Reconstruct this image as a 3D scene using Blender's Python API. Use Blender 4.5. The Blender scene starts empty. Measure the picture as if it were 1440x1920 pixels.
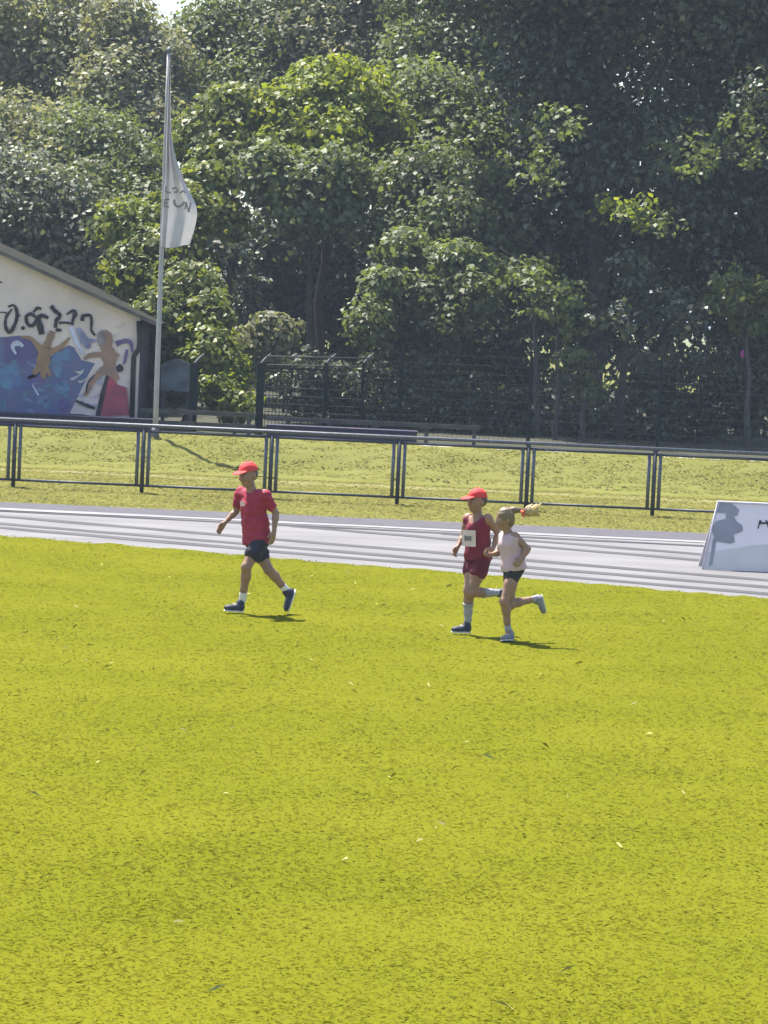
import bpy, math, random
import numpy as np
from mathutils import Vector, Matrix
random.seed(7)
RNG = np.random.default_rng(11)
S = bpy.context.scene
COL = S.collection
R = math.radians

# ------------------------------------------------------------------ camera
F, EYE, ROLL = 6000.0, 3.0, R(2.62)
PITCH = math.atan((960 - 591) / F)
_d = Vector((0, math.cos(PITCH), -math.sin(PITCH)))
_r0 = Vector((1, 0, 0)); _u0 = Vector((0, math.sin(PITCH), math.cos(PITCH)))
_R = math.cos(ROLL) * _r0 + math.sin(ROLL) * _u0
_U = -math.sin(ROLL) * _r0 + math.cos(ROLL) * _u0
C0 = Vector((0, 0, EYE))
cam = bpy.data.cameras.new('camera'); co = bpy.data.objects.new('camera', cam); COL.objects.link(co)
cam.sensor_fit = 'HORIZONTAL'; cam.sensor_width = 36.0; cam.lens = F / 1440 * 36.0
cam.clip_start = 0.5; cam.clip_end = 6000
m3 = Matrix((_R, _U, -_d)).transposed()
co.matrix_world = Matrix.Translation(C0) @ m3.to_4x4()
S.camera = co

# ------------------------------------------------------------------ sky, sun, exposure
SUN_EL, SUN_AZ = R(62.5), R(-38)          # azimuth from +Y towards +X: behind the woods, to the left
sd = Vector((math.sin(SUN_AZ) * math.cos(SUN_EL), math.cos(SUN_AZ) * math.cos(SUN_EL), math.sin(SUN_EL)))
W = bpy.data.worlds.new('World'); S.world = W; W.use_nodes = True
nt = W.node_tree; nt.nodes.clear()
sky = nt.nodes.new('ShaderNodeTexSky'); sky.sky_type = 'NISHITA'; sky.sun_disc = False
sky.sun_elevation = SUN_EL; sky.sun_rotation = SUN_AZ
sky.air_density = 1.0; sky.dust_density = 1.6; sky.ozone_density = 1.0
bg = nt.nodes.new('ShaderNodeBackground'); bg.inputs[1].default_value = 0.10
wo = nt.nodes.new('ShaderNodeOutputWorld')
nt.links.new(sky.outputs[0], bg.inputs[0]); nt.links.new(bg.outputs[0], wo.inputs[0])
sl = bpy.data.lights.new('sun', 'SUN'); sl.energy = 4.8; sl.angle = R(0.5); sl.color = (1.0, 0.95, 0.86)
so = bpy.data.objects.new('sun', sl); COL.objects.link(so)
so.rotation_euler = sd.to_track_quat('Z', 'Y').to_euler(); so.location = (0, 0, 40)
S.view_settings.view_transform = 'Standard'; S.view_settings.look = 'None'
S.view_settings.gamma = 1.0; S.view_settings.use_curve_mapping = False
S.view_settings.exposure = 1.5

# ------------------------------------------------------------------ helpers
def ray(px, py):
    return _R * ((px - 720) / F) + _U * (-(py - 960) / F) + _d
def P(px, py, Y):
    """the point of the vertical plane y = Y on the line of sight of a photo pixel"""
    v = ray(px, py); return C0 + v * (Y / v.y)
def G(px, py, z=0.0):
    """the point of the level z on the line of sight of a photo pixel"""
    v = ray(px, py); return C0 + v * ((z - EYE) / v.z)

def tag(o, label=None, cat=None, group=None, kind=None):
    if label: o['label'] = label
    if cat: o['category'] = cat
    if group: o['group'] = group
    if kind: o['kind'] = kind
    return o
def empty(name, loc, label, cat, group=None):
    o = bpy.data.objects.new(name, None); COL.objects.link(o); o.location = loc
    o.empty_display_size = 0.1
    bpy.context.view_layer.update()
    return tag(o, label, cat, group)
def link(name, me, mat=None, parent=None):
    o = bpy.data.objects.new(name, me); COL.objects.link(o)
    if mat is not None and not me.materials: me.materials.append(mat)
    if parent is not None: setpar(o, parent)
    return o
def worldloc(o):
    v = Vector(o.location)
    while o.parent is not None:
        o = o.parent; v = v + o.location
    return v
def setpar(o, parent):
    """mesh vertices are written in world coordinates; offset by the parent's place"""
    o.parent = parent; o.location = -worldloc(parent)
    # keep identity world transform: the location of every parent is a pure shift
def fast_mesh(name, V, Fq, k=4, smooth=False):
    V = np.asarray(V, dtype=np.float32).reshape(-1, 3); Fq = np.asarray(Fq, dtype=np.int32).reshape(-1, k)
    me = bpy.data.meshes.new(name)
    me.vertices.add(len(V)); me.vertices.foreach_set('co', V.ravel())
    me.loops.add(Fq.size); me.loops.foreach_set('vertex_index', Fq.ravel())
    me.polygons.add(len(Fq)); me.polygons.foreach_set('loop_start', np.arange(len(Fq), dtype=np.int32) * k)
    if smooth: me.polygons.foreach_set('use_smooth', np.ones(len(Fq), dtype=bool))
    me.update(calc_edges=True)
    return me

class MB:
    def __init__(s): s.v = []; s.f = []
    def add(s, vs, fs):
        n = len(s.v); s.v += [tuple(x) for x in vs]; s.f += [tuple(i + n for i in f) for f in fs]; return s
    def box(s, c, size, rz=0.0, bev=0.0):
        hx, hy, hz = size[0] / 2, size[1] / 2, size[2] / 2
        M = Matrix.Rotation(rz, 3, 'Z'); c = Vector(c)
        vs = [c + M @ Vector((x, y, z)) for x in (-hx, hx) for y in (-hy, hy) for z in (-hz, hz)]
        return s.add(vs, [(0, 1, 3, 2), (4, 6, 7, 5), (0, 4, 5, 1), (2, 3, 7, 6), (0, 2, 6, 4), (1, 5, 7, 3)])
    def tube(s, pts, rad, n=8, caps=True):
        pts = [Vector(p) for p in pts]
        if not hasattr(rad, '__len__'): rad = [rad] * len(pts)
        rings = []; ref = None
        for i, p in enumerate(pts):
            t = (pts[min(i + 1, len(pts) - 1)] - pts[max(i - 1, 0)]).normalized()
            a = t.cross(Vector((0, 0, 1)) if abs(t.z) < .9 else Vector((1, 0, 0))).normalized() if ref is None else (ref - t * ref.dot(t)).normalized()
            ref = a; b = t.cross(a)
            rings.append([p + (a * math.cos(2 * math.pi * k / n) + b * math.sin(2 * math.pi * k / n)) * rad[i] for k in range(n)])
        vs = [q for r_ in rings for q in r_]; fs = []
        for i in range(len(pts) - 1):
            for k in range(n):
                fs.append((i * n + k, i * n + (k + 1) % n, (i + 1) * n + (k + 1) % n, (i + 1) * n + k))
        if caps: fs += [tuple(range(n - 1, -1, -1)), tuple((len(pts) - 1) * n + k for k in range(n))]
        return s.add(vs, fs)
    def ell(s, c, ax, n=12, m=8):
        """ellipsoid; ax = three scaled axis vectors"""
        c = Vector(c); vs = []
        for j in range(m + 1):
            th = math.pi * j / m
            for k in range(n):
                ph = 2 * math.pi * k / n
                vs.append(c + ax[0] * (math.sin(th) * math.cos(ph)) + ax[1] * (math.sin(th) * math.sin(ph)) + ax[2] * math.cos(th))
        fs = [(j * n + k, j * n + (k + 1) % n, (j + 1) * n + (k + 1) % n, (j + 1) * n + k) for j in range(m) for k in range(n)]
        return s.add(vs, fs)
    def prism(s, poly, off):
        """extrude a planar polygon (list of points) by the vector off"""
        n = len(poly); off = Vector(off)
        vs = [Vector(p) for p in poly] + [Vector(p) + off for p in poly]
        fs = [tuple(range(n)), tuple(range(2 * n - 1, n - 1, -1))] + [(i, i + n, (i + 1) % n + n, (i + 1) % n) for i in range(n)]
        return s.add(vs, fs)
    def poly(s, pts): return s.add(pts, [tuple(range(len(pts)))])
    def build(s, name, mat, parent=None, smooth=False, recalc=True):
        me = bpy.data.meshes.new(name); me.from_pydata(s.v, [], s.f); me.update()
        if recalc:
            import bmesh
            bm = bmesh.new(); bm.from_mesh(me); bmesh.ops.recalc_face_normals(bm, faces=bm.faces); bm.to_mesh(me); bm.free()
        if smooth:
            me.polygons.foreach_set('use_smooth', np.ones(len(me.polygons), dtype=bool))
        return link(name, me, mat, parent)

def mat(name, col, rough=0.7, var=0.0, scale=5.0, col2=None, bump=0.0, bscale=40.0, spec=0.3, metal=0.0, trans=0.0, detail=4.0, fac=(0.35, 0.65), stretch=None):
    m = bpy.data.materials.new(name); m.use_nodes = True
    n = m.node_tree.nodes; l = m.node_tree.links; b = n['Principled BSDF']
    b.inputs['Roughness'].default_value = rough; b.inputs['Metallic'].default_value = metal
    b.inputs['Specular IOR Level'].default_value = spec
    tc = n.new('ShaderNodeTexCoord'); src = tc.outputs['Object']
    if stretch:
        mp = n.new('ShaderNodeMapping'); mp.inputs['Scale'].default_value = stretch; l.new(src, mp.inputs[0]); src = mp.outputs[0]
    if var > 0 or col2 is not None:
        no = n.new('ShaderNodeTexNoise'); no.inputs['Scale'].default_value = scale; no.inputs['Detail'].default_value = detail
        l.new(src, no.inputs['Vector'])
        rp = n.new('ShaderNodeValToRGB'); l.new(no.outputs['Fac'], rp.inputs[0])
        c2 = col2 if col2 is not None else tuple(c * (1 - var) for c in col)
        c1 = col if col2 is not None else tuple(min(1, c * (1 + var)) for c in col)
        rp.color_ramp.elements[0].position = fac[0]; rp.color_ramp.elements[0].color = (*c2, 1)
        rp.color_ramp.elements[1].position = fac[1]; rp.color_ramp.elements[1].color = (*c1, 1)
        l.new(rp.outputs[0], b.inputs['Base Color']); colout = rp.outputs[0]
    else:
        b.inputs['Base Color'].default_value = (*col, 1); colout = None
    if bump > 0:
        nb = n.new('ShaderNodeTexNoise'); nb.inputs['Scale'].default_value = bscale; nb.inputs['Detail'].default_value = 5
        l.new(src, nb.inputs['Vector'])
        bp = n.new('ShaderNodeBump'); bp.inputs['Strength'].default_value = bump; bp.inputs['Distance'].default_value = 0.02
        l.new(nb.outputs['Fac'], bp.inputs['Height']); l.new(bp.outputs[0], b.inputs['Normal'])
    if trans > 0:
        tr = n.new('ShaderNodeBsdfTranslucent'); mx = n.new('ShaderNodeMixShader'); mx.inputs[0].default_value = trans
        if colout: l.new(colout, tr.inputs[0])
        else: tr.inputs[0].default_value = (*col, 1)
        out = n['Material Output']; l.new(b.outputs[0], mx.inputs[1]); l.new(tr.outputs[0], mx.inputs[2]); l.new(mx.outputs[0], out.inputs[0])
    return m

def leafmat(name, cols, trans=0.35, tcol=None, rough=0.5, spec=0.35, patch=1.5, pvar=0.35, upn=0.0):
    """colour differs leaf by leaf (random per island) and patch by patch (noise)"""
    m = bpy.data.materials.new(name); m.use_nodes = True
    n = m.node_tree.nodes; l = m.node_tree.links; b = n['Principled BSDF']
    b.inputs['Roughness'].default_value = rough; b.inputs['Specular IOR Level'].default_value = spec
    if upn > 0:
        b = n.new('ShaderNodeBsdfDiffuse')
    g = n.new('ShaderNodeNewGeometry'); rp = n.new('ShaderNodeValToRGB'); l.new(g.outputs['Random Per Island'], rp.inputs[0])
    el = rp.color_ramp.elements; el[0].color = (*cols[0], 1); el[1].color = (*cols[-1], 1)
    for i in range(1, len(cols) - 1):
        e = el.new(i / (len(cols) - 1)); e.color = (*cols[i], 1)
    tc = n.new('ShaderNodeTexCoord'); no = n.new('ShaderNodeTexNoise'); no.inputs['Scale'].default_value = patch; no.inputs['Detail'].default_value = 2
    l.new(tc.outputs['Object'], no.inputs['Vector'])
    mr = n.new('ShaderNodeMapRange'); mr.inputs[1].default_value = .3; mr.inputs[2].default_value = .7
    mr.inputs[3].default_value = 1 - pvar; mr.inputs[4].default_value = 1 + pvar; l.new(no.outputs['Fac'], mr.inputs[0])
    mu = n.new('ShaderNodeVectorMath'); mu.operation = 'SCALE'; l.new(rp.outputs[0], mu.inputs[0]); l.new(mr.outputs[0], mu.inputs['Scale'])
    l.new(mu.outputs[0], b.inputs[0])
    if upn > 0:                          # a lawn shades as one surface: blade normals lean towards the vertical
        vm = n.new('ShaderNodeVectorMath'); vm.operation = 'SCALE'; l.new(g.outputs['Normal'], vm.inputs[0]); vm.inputs['Scale'].default_value = 1 - upn
        va = n.new('ShaderNodeVectorMath'); va.operation = 'ADD'; l.new(vm.outputs[0], va.inputs[0]); va.inputs[1].default_value = (0, 0, upn)
        vn = n.new('ShaderNodeVectorMath'); vn.operation = 'NORMALIZE'; l.new(va.outputs[0], vn.inputs[0]); l.new(vn.outputs[0], b.inputs['Normal'])
    tr = n.new('ShaderNodeBsdfTranslucent'); mx = n.new('ShaderNodeMixShader'); mx.inputs[0].default_value = trans
    t2 = n.new('ShaderNodeVectorMath'); t2.operation = 'MULTIPLY'; t2.inputs[1].default_value = tcol or (1.3, 1.25, 0.5)
    l.new(mu.outputs[0], t2.inputs[0]); l.new(t2.outputs[0], tr.inputs[0])
    out = n['Material Output']; l.new(b.outputs[0], mx.inputs[1]); l.new(tr.outputs[0], mx.inputs[2]); l.new(mx.outputs[0], out.inputs[0])
    return m

# ------------------------------------------------------------------ materials
M = {}
M['field'] = mat('turf_soil', (0.121, 0.124, 0.0105), .95, scale=0.5, col2=(0.102, 0.112, 0.008), spec=.0, detail=8)
M['blade'] = leafmat('turf_blade', [(.124, .128, .0105), (.140, .138, .012), (.110, .122, .009), (.170, .160, .024), (.128, .131, .0105)], .42, (1.12, 1.12, .8), .9, .0, .5, .15, .7)
M['verge'] = mat('verge_soil', (0.150, 0.148, 0.048), .95, scale=1.2, col2=(0.125, 0.13, 0.036), spec=.0, detail=8)
M['vblade'] = leafmat('dry_blade', [(.155, .152, .044), (.175, .168, .056), (.142, .144, .036), (.19, .178, .07), (.16, .156, .046)], .42, (1.12, 1.08, .8), .9, .0, .6, .15, .7)
M['forest'] = mat('woodland_soil', (0.045, 0.045, 0.025), .95, scale=2, col2=(.03, .032, .02), bump=.5)
M['track'] = mat('track_surface', (0.160, 0.156, 0.162), .8, scale=1.6, col2=(.122, .118, .122), bump=.25, bscale=120, spec=.25, detail=10, stretch=(.35, 1, 1))
M['apron'] = mat('asphalt_apron', (0.085, 0.080, 0.095), .85, scale=4, col2=(.068, .065, .075), bump=.4, bscale=80, spec=.2, detail=8)
M['lane'] = mat('lane_paint_dark', (0.068, 0.066, 0.071), .8, scale=1.3, col2=(.052, .050, .055), spec=.2, stretch=(1, 1, 1), detail=6)
M['gutter'] = mat('gutter_dark', (0.06, 0.058, 0.066), .8, scale=1.0, col2=(.022, .022, .026), spec=.2)
M['white_line'] = mat('line_paint_white', (0.22, 0.215, 0.225), .7, scale=2, col2=(.19, .185, .20), spec=.2, detail=6)
M['steel'] = mat('galvanised_steel', (0.12, 0.125, 0.145), .6, var=.2, scale=18, metal=.45, spec=.5)
M['steel_dark'] = mat('weathered_steel', (0.055, 0.06, 0.075), .5, var=.2, scale=14, metal=.5)
M['green_metal'] = mat('dark_green_coating', (0.010, 0.017, 0.018), .7, var=.2, scale=9, spec=.1)
M['pole'] = mat('white_pole_paint', (0.37, 0.36, 0.38), .5, var=.08, scale=6)
M['navy'] = mat('navy_board', (0.020, 0.022, 0.06), .6, scale=2.2, col2=(.035, .024, .055), bump=.2, bscale=12)
M['pale_concrete'] = mat('pale_concrete', (0.48, 0.47, 0.45), .9, var=.15, scale=6, bump=.4)
M['grey_wood'] = mat('grey_bench_board', (0.065, 0.065, 0.065), .85, var=.2, scale=5)
M['plaster'] = mat('mural_wall_plaster', (0.72, 0.60, 0.575), .9, scale=1.6, col2=(.60, .51, .495), bump=.35, bscale=70, spec=.1, detail=8)
M['side_wall'] = mat('shade_toned_boards', (0.075, 0.06, 0.085), .8, var=.25, scale=7, stretch=(6, 6, .6))  # dark tone puts the shade of the side wall into its colour
M['roof'] = mat('roof_sheet', (0.026, 0.026, 0.021), .97, var=.4, scale=6, bump=.3, spec=.05)
M['fascia'] = mat('fascia_board', (0.10, 0.092, 0.085), .8, var=.25, scale=5)
M['black_pipe'] = mat('black_pipe', (0.02, 0.02, 0.022), .5)
M['bark'] = mat('bark', (0.055, 0.045, 0.038), .95, var=.35, scale=9, bump=.8, bscale=20, stretch=(3, 3, .6))
M['bark_pale'] = mat('pale_bark', (0.07, 0.066, 0.064), .9, var=.35, scale=9, bump=.6, bscale=20, stretch=(3, 3, 1))
M['flag'] = mat('flag_cloth', (0.47, 0.455, 0.475), .85, var=.06, scale=4, bump=.1, bscale=30, trans=.25)
M['flag_print'] = mat('flag_print_grey', (0.24, 0.235, 0.25), .9, trans=.2)
M['sign_blue'] = mat('banner_print_pale_blue', (0.78, 0.69, 0.70), .7, var=.04, scale=2)
M['sign_beige'] = mat('banner_print_beige', (0.58, 0.54, 0.52), .7, var=.05, scale=3)
M['sign_grey'] = mat('banner_print_grey', (0.28, 0.275, 0.31), .7, var=.08, scale=4)
M['sign_side'] = mat('banner_side_cloth', (0.55, 0.53, 0.58), .8, var=.05, scale=4)
M['ink'] = mat('black_ink', (0.035, 0.033, 0.04), .7, var=.3, scale=8)

exec_parts = []
# ------------------------------------------------------------------ ground, track, bank
def sheet(name, pts, z, m, kind='structure'):
    b = MB(); b.poly([(p[0], p[1], z) for p in pts]); o = b.build(name, m, recalc=False)
    if o.data.polygons[0].normal.z < 0: o.data.flip_normals()
    return tag(o, kind=kind)
YF = 50.8                                           # spectator rail
sheet('ground', [(-1500, -400), (1500, -400), (1500, 3000), (-1500, 3000)], 0.0, M['verge'])
def line_at(p0, p1):                                # image line -> ground line, extended to x = -16 .. 16
    a, b = G(*p0), G(*p1); k = (b.y - a.y) / (b.x - a.x)
    return lambda X: a.y + k * (X - a.x)
fld = line_at((0, 1004), (1440, 1123))              # turf edge
out = line_at((0, 942), (1330, 1001))               # outer edge of the asphalt apron
apr = line_at((0, 953), (1330, 1015))               # apron / white edge line
gut = line_at((0, 959), (1320, 1024.5))             # dark gutter
XL, XR = -13.0, 12.0
sheet('running_track', [(XL, fld(XL) - .3), (XR, fld(XR) - .3), (XR, out(XR)), (XL, out(XL))], 0.004, M['track'])
sheet('asphalt_apron', [(XL, apr(XL)), (XR, apr(XR)), (XR, out(XR)), (XL, out(XL))], 0.008, M['apron'])
# turf: jagged edge towards the track
xs = np.linspace(XR, XL, 160); ed = [(x, fld(x) + random.uniform(-.22, .16)) for x in xs]
sheet('field', [(-60, -60), (60, -60), (60, fld(XR) - 6), (XR + .05, fld(XR) - .2)] + ed + [(XL - .05, fld(XL)), (-60, fld(XL))], 0.0100, M['field'])
def stripe(name, f, w, x0, x1, z, m, n=40):
    b = MB(); xs_ = np.linspace(x0, x1, n); 
    top = [(x, f(x) + w / 2 * random.uniform(.75, 1.15), z) for x in xs_]; bot = [(x, f(x) - w / 2 * random.uniform(.75, 1.15), z) for x in xs_]
    k = len(xs_); b.add(top + bot, [(i, i + k, i + 1 + k, i + 1) for i in range(k - 1)])
    o = b.build(name, m, recalc=False)
    if o.data.polygons[0].normal.z < 0: o.data.flip_normals()
    return tag(o, kind='structure')
stripe('edge_line', line_at((0, 955.5), (1330, 1018)), .42, XL, XR, .0125, M['white_line'])
stripe('gutter_line', gut, .30, XL, XR, .010, M['gutter'])
lanes = [((0, 982.5), (1320, 1092)), ((240, 989), (1320, 1079)), ((240, 1011), (1320, 1104.5)),
         ((640, 995), (1320, 1052)), ((850, 1003), (1320, 1040.5))]
for a, b_ in lanes:
    f_ = line_at(a, b_)
    x = XL
    while f_(x) > gut(x) - .1 and x < XR: x += .1      # a lane line starts where it leaves the gutter
    stripe('lane_line', f_, .42, x, XR, .0085, M['lane'])
# bank
def bank_z(y):
    t = min(1, max(0, (y - 57.9) / 2.4)); return .5 * (t * t * (3 - 2 * t))
nx, ny = 150, 34
X_, Y_ = np.meshgrid(np.linspace(-24, 24, nx), np.concatenate([np.linspace(56.5, 61.5, ny - 4), [63, 66, 74, 120]]))
Z_ = np.vectorize(bank_z)(Y_) + (RNG.random(X_.shape) - .5) * .05 * ((Y_ > 57) & (Y_ < 61)) + .02 * (Y_ > 57) + .05 * (Y_ > 57.75) + .03 * np.sin(X_ * 1.7) * (Y_ > 57.75) * (Y_ < 60)
Z_[0, :] = -.02
idx = np.arange(nx * ny).reshape(ny, nx)
q = np.stack([idx[:-1, :-1], idx[:-1, 1:], idx[1:, 1:], idx[1:, :-1]], -1).reshape(-1, 4)
me = fast_mesh('grass_bank', np.stack([X_, Y_, Z_], -1), q, smooth=True)
o = link('grass_bank', me, M['verge']); tag(o, kind='structure')
me.materials.append(M['forest'])
cy = (Y_[:-1, :-1].ravel() + Y_[1:, 1:].ravel()) / 2
me.polygons.foreach_set('material_index', (cy > 61.8).astype(np.int32))

wx = np.linspace(-13, 13, 60)
sheet('worn_strip', [(x, 55.3 + .35 * math.sin(x * .9) + random.uniform(-.12, .12), 0) for x in wx] + [(x, 56.45 + .2 * math.sin(x * 1.3 + 1), 0) for x in wx[::-1]], .005, mat('worn_sandy_strip', (.185, .172, .085), .95, scale=1.4, col2=(.145, .142, .05), spec=.0, detail=8, fac=(.42, .58)))
# grass blades (nobody could count them)
def blades(name, XY, Z, h, w, m, lean=.5):
    n = len(XY); a = RNG.random(n) * 2 * np.pi; hh = h * (0.6 + .8 * RNG.random(n)); ww = w * (.7 + .6 * RNG.random(n))
    lx = np.clip(RNG.normal(size=n), -1.3, 1.3) * lean * hh; ly = np.clip(RNG.normal(size=n), -1.3, 1.3) * lean * hh
    dx, dy = np.cos(a) * ww / 2, np.sin(a) * ww / 2
    V = np.empty((n, 4, 3), np.float32)
    V[:, 0] = np.stack([XY[:, 0] - dx, XY[:, 1] - dy, Z], -1); V[:, 1] = np.stack([XY[:, 0] + dx, XY[:, 1] + dy, Z], -1)
    V[:, 2] = np.stack([XY[:, 0] + lx * .55 + dx * .8, XY[:, 1] + ly * .55 + dy * .8, Z + hh * .75], -1)
    V[:, 3] = np.stack([XY[:, 0] + lx * 1.2, XY[:, 1] + ly * 1.2, Z + hh * (.95 - .25 * np.minimum(1, np.hypot(lx, ly) / (hh + 1e-6)))], -1)
    me = fast_mesh(name, V, np.arange(n * 4))
    o = link(name, me, m); return tag(o, kind='stuff')
pts = []
for y0 in range(10, 46):
    y1 = y0 + 1; dens = 380 + 2300 * math.exp(-max(0, y0 - 11) / 6.5); hw = .135 * y1 + 3.2; n = int((y1 - y0) * 2 * hw * dens)
    p = np.stack([(RNG.random(n) * 2 - 1) * hw, y0 + (y1 - y0) * RNG.random(n)], -1)
    a0 = fld(0); k0 = fld(1) - fld(0)
    p = p[p[:, 1] < a0 + k0 * p[:, 0] + RNG.normal(size=n) * .05]
    pts.append(p)
PT = np.concatenate(pts)
clump = np.sin(PT[:, 0] * 3.1 + 1.3 * np.sin(PT[:, 1] * 1.7)) * np.sin(PT[:, 1] * 2.3 + np.sin(PT[:, 0] * 2.9))
hgt = .0078 + .0014 * clump - .0008 * np.clip((PT[:, 1] - 18) / 12, 0, 1)
blades('turf_grass', PT, np.full(len(PT), .010), hgt, .0075 + .013 * np.clip((PT[:, 1] - 14) / 16, 0, 1), M['blade'], 2.5)
n = 500; p = np.stack([(RNG.random(n) * 2 - 1) * 6.2, 11 + 30 * RNG.random(n) ** 1.0], -1)
p = p[(p[:, 1] < a0 + k0 * p[:, 0] - .1) & (p[:, 1] > 17) & (np.sin(p[:, 0] * 1.9 + 2 * np.sin(p[:, 1] * .8)) * np.sin(p[:, 1] * 1.1 + p[:, 0]) > .25)]
blades('tall_grass', p, np.full(len(p), .01), .032, .007, M['blade'], 1.2)
n = 150; p = np.stack([(RNG.random(n) * 2 - 1) * 5.5, 12 + 25 * RNG.random(n)], -1)
p = p[p[:, 1] < a0 + k0 * p[:, 0] - .2]
blades('fallen_clippings', p, np.full(len(p), .02), .026, .016, mat('pale_clipping', (.34, .32, .13), .9, spec=0), 1.7)
# dry verge and bank grass
n = 130000
p = np.stack([(RNG.random(n) * 2 - 1) * 10.5, 46.4 + 15.0 * RNG.random(n)], -1)
ao, ko = out(0), out(1) - out(0)
p = p[p[:, 1] > ao + ko * p[:, 0] + .02 + np.abs(RNG.normal(size=n)) * .08]
p = p[(np.abs(p[:, 1] - 55.9) > .45) | (RNG.random(len(p)) < .25)]
zb = np.array([bank_z(y) + .065 * (y > 57.75) + .03 * math.sin(x_ * 1.7) * (57.75 < y < 60) + .006 for x_, y in p])
blades('verge_grass', p, zb, .014, .035, M['vblade'], 2.5)

# ------------------------------------------------------------------ spectator rail
rail = empty('spectator_rail', (P(720, 944, YF).x, YF, 0), 'grey steel spectator rail with framed bays between track and grass bank', 'railing')
ztop = 1.075
px_posts = [-213, 27, 268, 508, 747, 989, 1226, 1466]
px_x = [P(x, 785 + .0465 * x + 60, YF).x for x in px_posts]
b = MB(); b.tube([(px_x[0] - .8, YF, ztop), (px_x[-1] + .8, YF, ztop)], .029, 12); b.build('top_rail', M['steel'], rail, True)
for i, x in enumerate(px_x):
    b = MB(); b.tube([(x, YF, -.02), (x, YF, ztop - .03)], .034, 10); b.build('post', M['steel_dark'] , rail, True)
for i in range(len(px_x) - 1):
    a, c = px_x[i] + .088, px_x[i + 1] - .088
    b = MB(); b.tube([(a, YF, .13), (a, YF, .98)], .029, 8); b.build('frame_bar', M['steel'], rail, True); b = MB(); b.tube([(c, YF, .13), (c, YF, .98)], .029, 8); b.build('frame_bar', M['steel'], rail, True)
    b = MB(); b.tube([(px_x[i] + .03, YF, .12), (px_x[i + 1] - .03, YF, .12)], .02, 8); b.build('bottom_rail', M['steel_dark'], rail, True)
    b = MB(); b.tube([(px_x[i] + .03, YF, .985), (px_x[i + 1] - .03, YF, .985)], .022, 8); b.build('mid_rail', M['steel_dark'], rail, True)

# ------------------------------------------------------------------ low walls, kerb stones on the bank crest
def lowwall(px0, px1, pyt, label):
    a = P(px0, pyt, 60.6); c = P(px1, pyt + .046 * (px1 - px0), 60.6)
    b = MB(); L = c.x - a.x; b.box(((a.x + c.x) / 2, 60.85, .62), (L, .5, .36))
    w = b.build('low_wall', M['navy']); w.location = (0, 0, 0); tag(w, label, 'low wall', 'navy low walls on the bank')
    b = MB(); b.box(((a.x + c.x) / 2, 60.85, .815), (L + .03, .54, .028)); b.build('coping', M['navy'], w)
    nb = max(1, int(L / 1.1))
    for i in range(nb):
        x0 = a.x + L * i / nb
        b = MB(); b.box((x0 + L / nb / 2, 60.588, .625), (L / nb - .03, .02, .30)); b.build('panel', M['navy'], w)
lowwall(-330, 289, 768, 'low dark navy wall under the mural building')
lowwall(500, 782, 800, 'low dark navy wall behind the rail, right of the flagpole')
ke = empty('kerb', P(1100, 862, 60.3), 'row of pale concrete kerb stones along the bank crest on the right', 'kerb')
x = P(785, 848, 60.3).x
while x < 9:
    L = random.uniform(.5, .95)
    b = MB(); b.box((x + L / 2, 60.35 + random.uniform(-.03, .03), .50), (L - random.uniform(.02, .12), .22, .12 + random.uniform(0, .05)), random.uniform(-.03, .03)); b.build('stone', M['pale_concrete'], ke)
    x += L

# ------------------------------------------------------------------ mural building
YW = 62.0
cor = P(263, 597, YW); z0 = .48
xr = cor.x; ze = cor.z; ridge_x = xr - 5.6; zr = ze + .405 * 5.6; xl = ridge_x - 5.6
bd = empty('building', (xr - 5, YW + 2, z0), 'pale gabled building with a painted mural on its end wall', 'building')
b = MB(); b.prism([(xl, YW, z0), (xr, YW, z0), (xr, YW, ze), (ridge_x, YW, zr), (xl, YW, ze)], (0, .25, 0)); b.build('gable_wall', M['plaster'], bd)
b = MB(); b.box((xr - .1, YW + 2.253, (z0 + ze) / 2), (.2, 4.0, ze - z0)); sw = b.build('side_wall', M['side_wall'], bd)
for i in range(26):
    y = YW + .33 + i * .152
    b = MB(); b.box((xr + .008, y, (z0 + ze) / 2 - .02), (.022, .135, ze - z0 - .12)); b.build('board', M['side_wall'], sw)
b = MB(); b.box((xl + .1, YW + 2.253, (z0 + ze) / 2), (.2, 4.0, ze - z0)); b.build('side_wall', M['side_wall'], bd)
b = MB(); b.prism([(xl + .2, YW + 4.253, z0), (xr - .2, YW + 4.253, z0), (xr - .2, YW + 4.253, ze), (ridge_x, YW + 4.253, zr - .1), (xl + .2, YW + 4.253, ze)], (0, -.2, 0)); b.build('rear_wall', M['plaster'], bd)
ov = .34
for sgn in (1, -1):
    ex = ridge_x + sgn * (5.6 + ov); ez = ze - .405 * ov
    b = MB(); b.prism([(ridge_x, YW - .22, zr + .02), (ex, YW - .22, ez + .02), (ex, YW - .22, ez + .06), (ridge_x, YW - .22, zr + .06)], (0, 4.9, 0)); rf = b.build('roof', M['roof'], bd)
    b = MB(); b.prism([(ridge_x, YW - .245, zr + .0), (ex + sgn * .01, YW - .245, ez + .0), (ex + sgn * .01, YW - .245, ez + .08), (ridge_x, YW - .245, zr + .08)], (0, .022, 0)); b.build('verge_board', M['fascia'], rf)
dp = [P(262, 640, YW - .05), P(260, 655, YW - .05), P(251, 668, YW - .05), P(250, 690, YW - .05), P(247, 790, YW - .05)]
dp = [(cor.x - .02, YW - .06, ze - .05)] + [tuple(p) for p in dp]
b = MB(); b.tube(dp, .05, 8); b.build('drain_pipe', M['black_pipe'], bd, True)

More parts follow.
